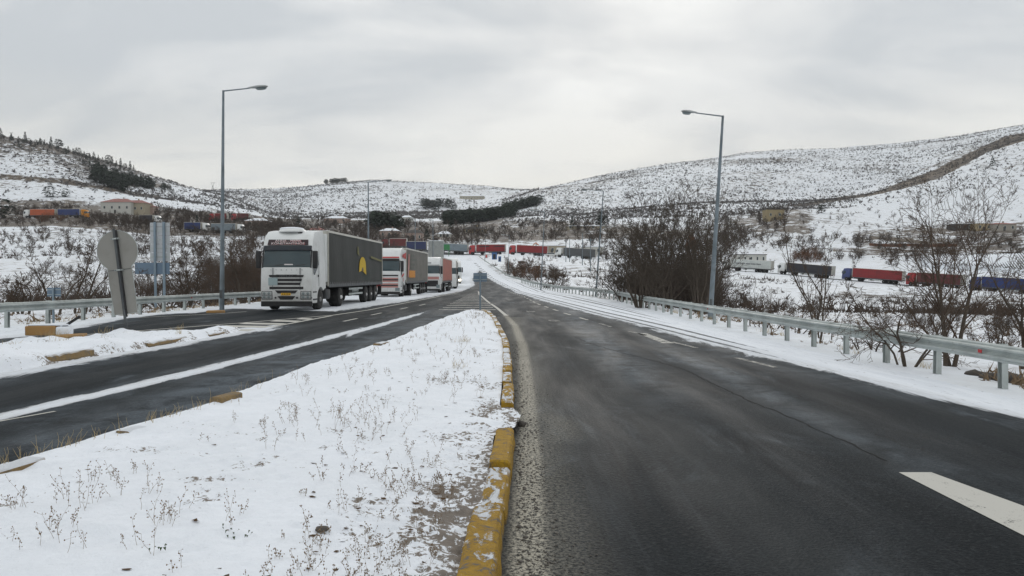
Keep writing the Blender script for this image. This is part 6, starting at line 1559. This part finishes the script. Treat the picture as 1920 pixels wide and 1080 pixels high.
# dry weeds standing in the island snow
def weeds():
    rr = random.Random(12); V = []; Fc = []; V2 = []; F2 = []
    def quadstem(V, Fc, p, q, w):
        d = (q - p); s = Vector((-d.z, 0, d.x)); s = s.normalized() if s.length > 1e-6 else Vector((1, 0, 0)); s2 = d.cross(s).normalized()
        b = len(V)
        for c, ww in ((p, w), (q, w*.8)):
            for k in range(3): a = k*2.094; V.append(tuple(c + (s*math.cos(a) + s2*math.sin(a))*ww))
        for k in range(3): Fc.append((b+k, b+(k+1)%3, b+3+(k+1)%3, b+3+k))
    def bud(V, Fc, c, r):
        b = len(V)
        for p in ((1,0,0),(-.5,.87,0),(-.5,-.87,0),(0,0,1.3),(0,0,-1.0)): V.append((c.x+p[0]*r, c.y+p[1]*r, c.z+p[2]*r))
        Fc += [(b,b+1,b+3,b+3),(b+1,b+2,b+3,b+3),(b+2,b,b+3,b+3),(b+1,b,b+4,b+4),(b+2,b+1,b+4,b+4),(b,b+2,b+4,b+4)]
    def plant(x, y, h, VV, FF, n=1, buds=True, lean=.25, w=.0016):
        z = island_z(x, y) - .01
        for _ in range(n):
            p = Vector((x + rr.gauss(0, .03), y + rr.gauss(0, .03), z)); d = Vector((rr.gauss(0, lean), rr.gauss(0, lean), 1)).normalized(); k = 4; hh = h*rr.uniform(.6, 1.1)
            for i in range(k):
                q = p + d*hh/k; quadstem(VV, FF, p, q, w*(1-.15*i)); p = q; d = (d + Vector((rr.gauss(0, .18), rr.gauss(0, .18), 0))).normalized()
                if buds and i > 0:
                    for _ in range(2):
                        e = p + Vector((rr.gauss(0, .012), rr.gauss(0, .012), rr.uniform(-.01, .01))); quadstem(VV, FF, p, e, w*.5); bud(VV, FF, e, rr.uniform(.0025, .0055))
                if buds and i >= 1 and rr.random() < .6:
                    e = p + Vector((rr.gauss(0, .5), rr.gauss(0, .5), .8)).normalized()*hh*.22; quadstem(VV, FF, p, e, w*.6); bud(VV, FF, e, rr.uniform(.003, .006)); m_ = p.lerp(e, .6); bud(VV, FF, m_, rr.uniform(.002, .004))
    spots = []
    for _ in range(430):
        y = math.exp(rr.uniform(math.log(3.2), math.log(33))); l = float(lerp_pts(ISL_L, y)); r = float(lerp_pts(ISL_R, y)); x = rr.uniform(l+.1, r-.25)
        dn = float(.5 + .5*fbm(np.array([x/1.1]), np.array([y/1.6]), 3, 88)[0])
        if rr.random() < (dn-.38)*3.2: spots.append((x, y))
    for x, y in spots: plant(x, y, rr.uniform(.05, .15), V, Fc, rr.randint(1, 2), w=.0009 + .00008*y)
    # denser stands: along the right, by the kerb and the left edge
    for cx, cy, sx, sy, n, h in ((-1.6, 7.6, .6, .9, 34, .20), (-.75, 5.2, .45, .9, 60, .13), (-.9, 10.5, .5, 1.4, 24, .16), (-1.0, 14.5, .6, 2.5, 22, .17), (-3.0, 4.9, .5, .5, 16, .18), (-2.4, 4.4, .7, .5, 18, .16), (-1.35, 28, .3, 2.0, 22, .18), (-1.6, 21, .7, 3, 16, .17), (-2.4, 11, .9, 2, 20, .15), (-.8, 3.9, .4, .4, 40, .12)):
        for _ in range(n):
            x = rr.gauss(cx, sx*.6); y = rr.gauss(cy, sy*.6)
            if float(lerp_pts(ISL_L, y))+.1 < x < float(lerp_pts(ISL_R, y))-.2: plant(x, y, h*rr.uniform(.6, 1.2), V, Fc, rr.randint(1, 3), w=.0009 + .00008*y)
    for _ in range(110):    # straw blades along the left edge
        y = rr.gauss(6.9, 1.3) if rr.random() < .7 else rr.uniform(5, 12); x = float(lerp_pts(ISL_L, y)) + abs(rr.gauss(.06, .10)); plant(x, y, rr.uniform(.08, .22), V2, F2, rr.randint(1, 3), buds=False, w=.0022)
    for cx, cy, n in ((-1.15, 17, 16), (-.9, 12.5, 10)):
        for _ in range(n): plant(rr.gauss(cx, .08), rr.gauss(cy, .1), rr.uniform(.1, .2), V2, F2, 3, buds=False, lean=.5, w=.002)
    o = npmesh('dry_weeds', V, Fc, M['drystalk']); tag(o, 'dead weed stalks with seed heads standing in the island snow', kind='stuff')
    o = npmesh('straw_grass', V2, F2, M['straw']); tag(o, 'straw coloured grass blades along the left edge of the island', kind='stuff')
    # small green sprout and dead leaves
    V = []; Fc = []
    for cx, cy, n in ((-1.66, 4.32, 9), (-1.95, 4.05, 7), (-1.52, 4.28, 4)):
        for _ in range(n):
            x = rr.gauss(cx, .03); y = rr.gauss(cy, .03); z = island_z(x, y) + rr.uniform(0, .03); a = rr.uniform(0, 6.28); s = rr.uniform(.008, .018); c, sn = math.cos(a)*s, math.sin(a)*s; b = len(V)
            V += [(x-c*.2, y-sn*.2, z-.005), (x-sn*.5+c*.5, y+c*.5+sn*.5, z+.012), (x+c*1.2, y+sn*1.2, z+.006), (x+sn*.5+c*.5, y-c*.5+sn*.5, z+.012)]; Fc.append((b, b+1, b+2, b+3))
    o = npmesh('green_sprouts', V, Fc, mat_leafy('weed_green', (.02, .04, .012), (.05, .08, .03))); tag(o, 'tiny dark green sprouts in the snow at the bottom edge', kind='stuff')
    rr2 = random.Random(5); V = []; Fc = []
    for i in range(150):
        y = math.exp(rr2.uniform(math.log(3.3), math.log(16))); l = float(lerp_pts(ISL_L, y)); r = float(lerp_pts(ISL_R, y)); x = r - .25 - abs(rr2.gauss(0, .8))
        if x < l + .2: continue
        z = island_z(x, y) + .002; b = len(V); a = rr2.uniform(0, 6.28); s = rr2.uniform(.01, .03)
        for k in range(5): q = a + k*1.257 + rr2.uniform(-.2, .2); V.append((x + math.cos(q)*s, y + math.sin(q)*s*.6, z + rr2.uniform(0, .012)))
        Fc.append(tuple(range(b, b+5)))
    me = bpy.data.meshes.new('dead_leaves'); me.from_pydata(V, [], Fc); o = mobj('dead_leaves', me, M['deadleaf']); tag(o, 'dark dead leaves lying on the island snow', kind='stuff')
M['deadleaf'] = mat_leafy('dead_leaf', (0.04, 0.028, 0.02), (0.13, 0.08, 0.045))
weeds()
# dry grass tufts on the small island and by the rails
def tufts():
    rr = random.Random(21); V = []; Fc = []
    spots = [(-9.9, 13.2, .16, 26), (-9.75, 13.5, .12, 20), (-10.5, 15.5, .2, 30), (-9.4, 17.0, .12, 10), (-11.2, 18.1, .3, 40), (-8.75, 19.5, .1, 10), (-9.3, 20.6, .15, 10), (-10.3, 16.8, .3, 26), (-10.9, 19.8, .2, 14)]
    for i in range(34): spots.append((8.95 + rr.uniform(0, .5), rr.uniform(14, 70), .18, 12))
    for i in range(22): spots.append((-16.6 + rr.uniform(-.6, .5), rr.uniform(24, 44), .2, 14))
    for cx, cy, sp, n in spots:
        for _ in range(n):
            x = rr.gauss(cx, sp*.5); y = rr.gauss(cy, sp*.5)
            z = (.16 if -13 < x < -8 and y < 22 else Hs(x, y)) - .01
            h = rr.uniform(.08, .26); dx, dy = rr.gauss(0, .06), rr.gauss(0, .06); b = len(V); w = .004
            V += [(x-w, y, z), (x+w, y, z), (x+dx*.5+w*.6, y+dy*.5, z+h*.6), (x+dx*.5-w*.6, y+dy*.5, z+h*.6), (x+dx*1.3, y+dy*1.3, z+h)]
            Fc += [(b, b+1, b+2, b+3), (b+3, b+2, b+4, b+4)]
    o = npmesh('straw_tufts', V, Fc, M['straw']); tag(o, 'pale straw tufts beside the kerbs and rails', kind='stuff')
tufts()
# ------------------------------------------------------------------ buildings and odds and ends
M['wallwhite'] = mat_plain('pale_render', (0.50, 0.50, 0.47), .8, .4, (.34, .33, .30), 1.0)
M['wallbeige'] = mat_plain('beige_render', (0.36, 0.32, 0.24), .8, .4, (.26, .23, .18), 1.0)
M['wallpink'] = mat_plain('pinkish_render', (0.38, 0.29, 0.25), .8, .4, (.3, .24, .2), 1.0)
M['wallpale'] = mat_plain('pale_stone_render', (0.40, 0.37, 0.30), .8, .7, (.25, .22, .18), .3)
M['tile'] = mat_plain('red_roof_tiles', (0.26, 0.10, 0.08), .8, .8, (.55, .50, .50), 2.0)
M['stonewall'] = mat_plain('sandstone_wall', (0.34, 0.28, 0.17), .9, .5, (.20, .16, .10), 2.5, bump=.5, bs=8)
M['darkroof'] = mat_plain('dark_roof', (0.05, 0.045, 0.042), .8, .5, (.12, .11, .10), 2)
M['green'] = mat_plain('green_paint', (0.03, 0.18, 0.06), .6, .3)
M['bluebox'] = mat_plain('blue_paint', (0.05, 0.13, 0.30), .6, .3)
M['orangemach'] = mat_plain('orange_paint', (0.50, 0.16, 0.03), .6, .3)
def hit(u, y, Y0):
    "distance at which the ground shows at this photo column and row"
    Ys = np.arange(120, 1500, 1.0); z = H((u-960)/F*Ys, Ys); ray = CAMH + (HOR-y)/F*Ys; k = np.where((z >= ray) & (Ys > Y0*.7))[0]
    return float(Ys[k[0]]) if len(k) else Y0
def house(u0, u1, yb, yt, Y, depth, label, wall, roof, name='house', roofh=1.2, wins=3, flat=False, rz=0, cat='building', storeys=1, door=True, snow=False):
    Y = hit((u0+u1)/2, yb + .5, Y) ; x0 = (u0-960)/F*Y; x1 = (u1-960)/F*Y; w = (x1-x0)/2; cx = (x0+x1)/2; zb = min(Hs(cx, Y), CAMH+(HOR-yb)/F*Y) - .2; h = CAMH+(HOR-yt)/F*Y - zb
    root = empty(name, (cx, Y, zb), rz); tag(root, label, cat)
    hw = h - (0 if flat else roofh)
    MB().box(-w, w, 0, depth, -2, hw).build('wall', wall, root)
    if flat: MB().box(-w-.2, w+.2, -.2, depth+.2, hw+.003, hw+.25).build('roof', roof, root)
    else:
        r = MB(); r.add([(-w-.4,-.4,hw+.003),(w+.4,-.4,hw+.003),(w+.4,depth+.4,hw+.003),(-w-.4,depth+.4,hw+.003),(-w*.45,depth*.5,h),(w*.45,depth*.5,h)], [(0,3,2,1),(0,1,5,4),(2,3,4,5),(1,2,5),(3,0,4)]); ro = r.build('roof', roof, root)
        MB().box(w*.2-.3, w*.2+.3, depth*.5-.3, depth*.5+.3, h-.5, h+.7).build('chimney', wall, ro)
    for st in range(storeys):
        zc = hw*(st+.55)/storeys
        for i in range(wins):
            x = -w + 2*w*(i+.5)/wins; ww = min(.9, w/wins*.5)
            f = MB().box(x-ww/2-.12, x+ww/2+.12, -.05, -.002, zc-.75, zc+.75).build('window', M['wallwhite'], root)
            MB().box(x-ww/2, x+ww/2, -.08, -.051, zc-.62, zc+.62).build('pane', M['glass'], f)
    if door: MB().box(-w*.05-.5, -w*.05+.5, -.06, -.003, 0, 2.0).build('door', M['darkroof'], root)
    return root
house(190, 246, 400, 371, 400, 10, 'white villa with a red hipped roof at the foot of the left hill', M['wallwhite'], M['tile'], roofh=2.2, wins=4)
house(225, 272, 402, 374, 396, 9, 'beige house with a red roof right of the white villa', M['wallbeige'], M['tile'], roofh=1.8, wins=4)
house(270, 288, 402, 384, 394, 6, 'small ochre annex with a pink roof right of the red roofed houses', M['wallpink'], M['tile'], roofh=1.0, wins=1)
house(862, 908, 374, 364, 1150, 18, 'long pale yellow building on the shoulder of the middle hill', M['wallpale'], M['snow'], roofh=3, wins=9, storeys=1)
house(1436, 1470, 413, 393, 398, 6, 'square yellow stone hut on the snowy bank at the right', M['stonewall'], M['darkroof'], name='stone_hut', flat=True, wins=2)
house(1380, 1437, 492, 478, 268, 6, 'low pale house with dark green windows behind the white lorry', M['wallwhite'], M['darkroof'], flat=True, wins=5)
house(1788, 1828, 432, 420, 352, 6, 'low dark shed on the right slope', M['darkroof'], M['snow'], name='shed', flat=True, wins=2)
house(1828, 1862, 432, 419, 353, 6, 'low yellowish farm building joined to the dark shed', M['stonewall'], M['snow'], name='shed', flat=True, wins=2)
house(1862, 1905, 433, 417, 355, 6, 'grey farm building right of the yellowish one', M['concrete'], M['tile'], name='shed', roofh=.8, wins=3)
house(1092, 1132, 476, 463, 300, 8, 'small white flat roofed kiosk behind the grey trailer', M['wallwhite'], M['snow'], name='kiosk', flat=True, wins=2)
house(1062, 1133, 428, 421, 405, 6, 'long low house between the two dark conifers', M['wallbeige'], M['snow'], roofh=.9, wins=5)
house(1010, 1062, 476, 461, 300, 7, 'cream building behind the second red lorry', M['wallbeige'], M['snow'], name='depot', flat=True, wins=3)
house(760, 792, 452, 430, 345, 8, 'brown roofed house in the village above the second lorry', M['wallpink'], M['darkroof'], roofh=1.6, wins=3)
house(712, 748, 446, 427, 360, 8, 'low house with a snowy roof in the village', M['wallpink'], M['snow'], roofh=1.5, wins=3)
house(608, 652, 418, 404, 470, 9, 'pink walled village house left of the evergreen clump', M['wallpink'], M['snow'], roofh=1.8, wins=3)
house(752, 772, 416, 403, 520, 9, 'tall pale green house right of the evergreen clump', M['wallwhite'], M['snow'], roofh=1.6, wins=2)
house(868, 912, 436, 424, 380, 7, 'brown timber chalet with dark roof right of the village', M['stonewall'], M['darkroof'], name='chalet', roofh=1.8, wins=3)
house(575, 606, 440, 426, 400, 8, 'low brown house among the thickets above the first lorry', M['wallpink'], M['tile'], roofh=1.4, wins=2)
house(820, 846, 444, 433, 370, 7, 'small white roofed house near the distant lamps', M['wallwhite'], M['snow'], roofh=1.5, wins=2)
house(460, 500, 424, 408, 400, 8, 'white roofed shed among brown thickets left of the first lorry', M['wallpink'], M['snow'], roofh=1.5, wins=2)
def odds():
    # brick red retaining wall on the right slope
    a = P(1630, 444, 300); b = P(1795, 458, 290); root = empty('retaining_wall', (a.x, a.y, Hs(a.x, a.y))); tag(root, 'long low rusty brown wall across the right slope', 'wall')
    n = 14
    for i in range(n):
        p = a.lerp(b, i/n); q = a.lerp(b, (i+1)/n); zp = Hs(p.x, p.y) - root.location.z; zq = Hs(q.x, q.y) - root.location.z
        p = p - root.location; q = q - root.location
        MB().hexa([(p.x,p.y,zp-.5),(q.x-.05,q.y,zq-.5),(q.x-.05,q.y+.3,zq-.5),(p.x,p.y+.3,zp-.5),(p.x,p.y,zp+1.1),(q.x-.05,q.y,zq+1.1),(q.x-.05,q.y+.3,zq+1.1),(p.x,p.y+.3,zp+1.1)]).build('wall_panel', M['rustwall'], root)
    # blue cabins, bushes and orange machine by the junction
    for u, Y, w, h, m, lab in ((927, 252, 1.7, 2.3, 'bluebox', 'small blue cabin beside the road below the red lorries'), (937, 238, .9, 1.6, 'bluebox', 'blue bin below the blue cabin at the roadside'), (912, 262, 1.0, 1.5, 'wallwhite', 'small white roadside box with a red mark left of the blue cabin')):
        loc = at_px(u, Y); root = empty('cabin' if h > 2 else 'roadside_box', loc); tag(root, lab, 'cabin' if h > 2 else 'box')
        MB().box(-w/2, w/2, 0, w, 0, h).build('body', M[m], root, bevel=.03); MB().box(-w/2-.08, w/2+.08, -.08, w+.08, h+.002, h+.10).build('lid', M['snow'] if m != 'bluebox' else M['bluebox'], root)
        MB().box(-w*.25, w*.25, -.03, -.002, .2, h*.8).build('door', M['black'] if m == 'bluebox' else M['redprint'], root)
    loc = at_px(1022, 296); root = empty('excavator', loc); tag(root, 'orange digger behind the second red lorry', 'excavator')
    MB().box(-1.8, 1.8, 0, 2.4, 0, .9).build('tracks', M['black'], root, bevel=.3, seg=3); MB().box(-1.5, 1.7, 0, 2.4, 1.0, 2.3).build('engine_cover', M['orangemach'], root, bevel=.15)
    MB().box(-1.6, -.4, .2, 1.4, 2.302, 3.4).build('driver_cab', M['glass'], root, bevel=.1)
    mb = MB(); mb.tube((-1.2, 1.8, 2), (-3.6, 1.8, 4.4), .25, .2, 6); mb.tube((-3.6, 1.8, 4.4), (-5.6, 1.8, 2.6), .2, .15, 6); mb.build('boom', M['orangemach'], root); MB().box(-6.1, -5.3, 1.4, 2.2, 1.7, 2.6).build('bucket', M['black'], root, bevel=.1)
    for u, Y, s, lab, m in ((888, 299, 1.0, 'white van parked behind the junction', 'white'), (1035, 281, 1.0, 'white car between the red and grey lorries', 'white')):
        loc = at_px(u, Y); root = empty('parked_car', loc, 1.5); tag(root, lab, 'car')
        mb = MB(); mb.prism([(-2.2,.35),(-2.2,.95),(-1.3,1.05),(-.7,1.6),(1.6,1.65),(2.1,1.0),(2.2,.35)], -.85, .85, 'x'); mb.build('body', M[m], root, bevel=.08)
        for y in (-1.4, 1.4):
            for s_ in (-.8, .8): MB().lathe([(-.1, .33), (.1, .33)], (s_, y, .33), 'x', 12).build('wheel', M['tyre'], root)
        mb = MB(); mb.prism([(-1.2,1.08),(-.72,1.52),(1.5,1.56),(1.9,1.08)], -.86, .86, 'x'); mb.build('window_band', M['glass'], root)
    # green stacked goods by the village
    loc = at_px(836, 275); root = empty('green_shelter', loc); tag(root, 'bright green shelter behind the ribbed container', 'shelter')
    MB().box(-1.3, 1.3, 0, 3, 2.4, 4.4).build('panel', M['green'], root, bevel=.1)
    for x in (-1.1, 1.1): MB().tube((x, .2, 0), (x, .2, 2.4), .1, .1, 6).build('leg', M['green'], root)
    # greenhouse rows at the right, behind the dark red lorry
    a = P(1742, 520, 232); b = P(1950, 530, 205); root = empty('polytunnels', (a.x, a.y, Hs(a.x, a.y))); tag(root, 'long grey ribbed roof behind the dark red lorry at the right', 'roof')
    d = (b - a); n = 40
    MB().hexa([(0,0,-.5),(d.x,d.y,Hs(b.x,b.y)-root.location.z-.5),(d.x+3,d.y+10,1.0),(3,10,1.0),(0,0,1.6),(d.x,d.y,Hs(b.x,b.y)-root.location.z+1.6),(d.x+3,d.y+10,4.2),(3,10,4.4)]).build('roof_sheet', M['snow'], root)
    for i in range(n):
        t = i/n; p = Vector((d.x*t, d.y*t, (Hs(b.x,b.y)-root.location.z)*t + 1.66)); q = Vector((3 + d.x*t, 10 + d.y*t, 4.45 - .2*t)); MB().tube(p, q, .16, .16, 4).build('rib', M['galv_dark'], root)
    # boulders
    for i, (u, Y, r, lab) in enumerate(((275, 140, 1.4, 'dark boulder in the snow field behind the lattice sign'), (1862, 14.6, .22, 'dark rock at the foot of the right guard rail'), (1895, 14.2, .28, 'larger dark rock at the foot of the rail near the right edge'), (1830, 15.2, .18, 'small dark rock beside the guard rail post'), (978, 230, 1.2, 'dark boulder below the second red lorry'), (1008, 205, .8, 'small dark rock in the snow field below the red lorries'))):
        x, y, z = at_px(u, Y); pebble(x, y, z + r*.15, r, 'rock', lab, 'rock', M['stone'], .5, 30+i)
    # yellow stones under the left rail near the lamp
    x, y, z = at_px(404, 33.5); o = MB().box(-.4, .4, -.13, .13, -.08, .11).build('yellow_stone', M['yellowstone'], bevel=.05); o.location = (x, y, z); o.rotation_euler = (0, 0, .3); tag(o, 'yellow painted stone lying under the left rail near the lamp', 'kerb stone')
M['rustwall'] = mat_plain('rusty_wall', (0.16, 0.075, 0.045), .9, .5, (.10, .07, .055), 1.5)
odds()
# ------------------------------------------------------------------ thin winter haze over the valley
def build_haze():
    mb = MB(); mb.box(-2600, 2600, -900, 3700, -140, 640); m = bpy.data.materials.new('haze'); m.use_nodes = True; nt = m.node_tree; nt.nodes.clear()
    out = nt.nodes.new('ShaderNodeOutputMaterial'); v = nt.nodes.new('ShaderNodeVolumePrincipled'); v.inputs['Color'].default_value = (0.88, 0.92, 0.97, 1); v.inputs['Density'].default_value = 0.00013; v.inputs['Anisotropy'].default_value = 0.0
    nt.links.new(v.outputs[0], out.inputs['Volume']); o = mb.build('haze', m); tag(o, kind='stuff', label='thin pale winter haze filling the valley air')
build_haze()
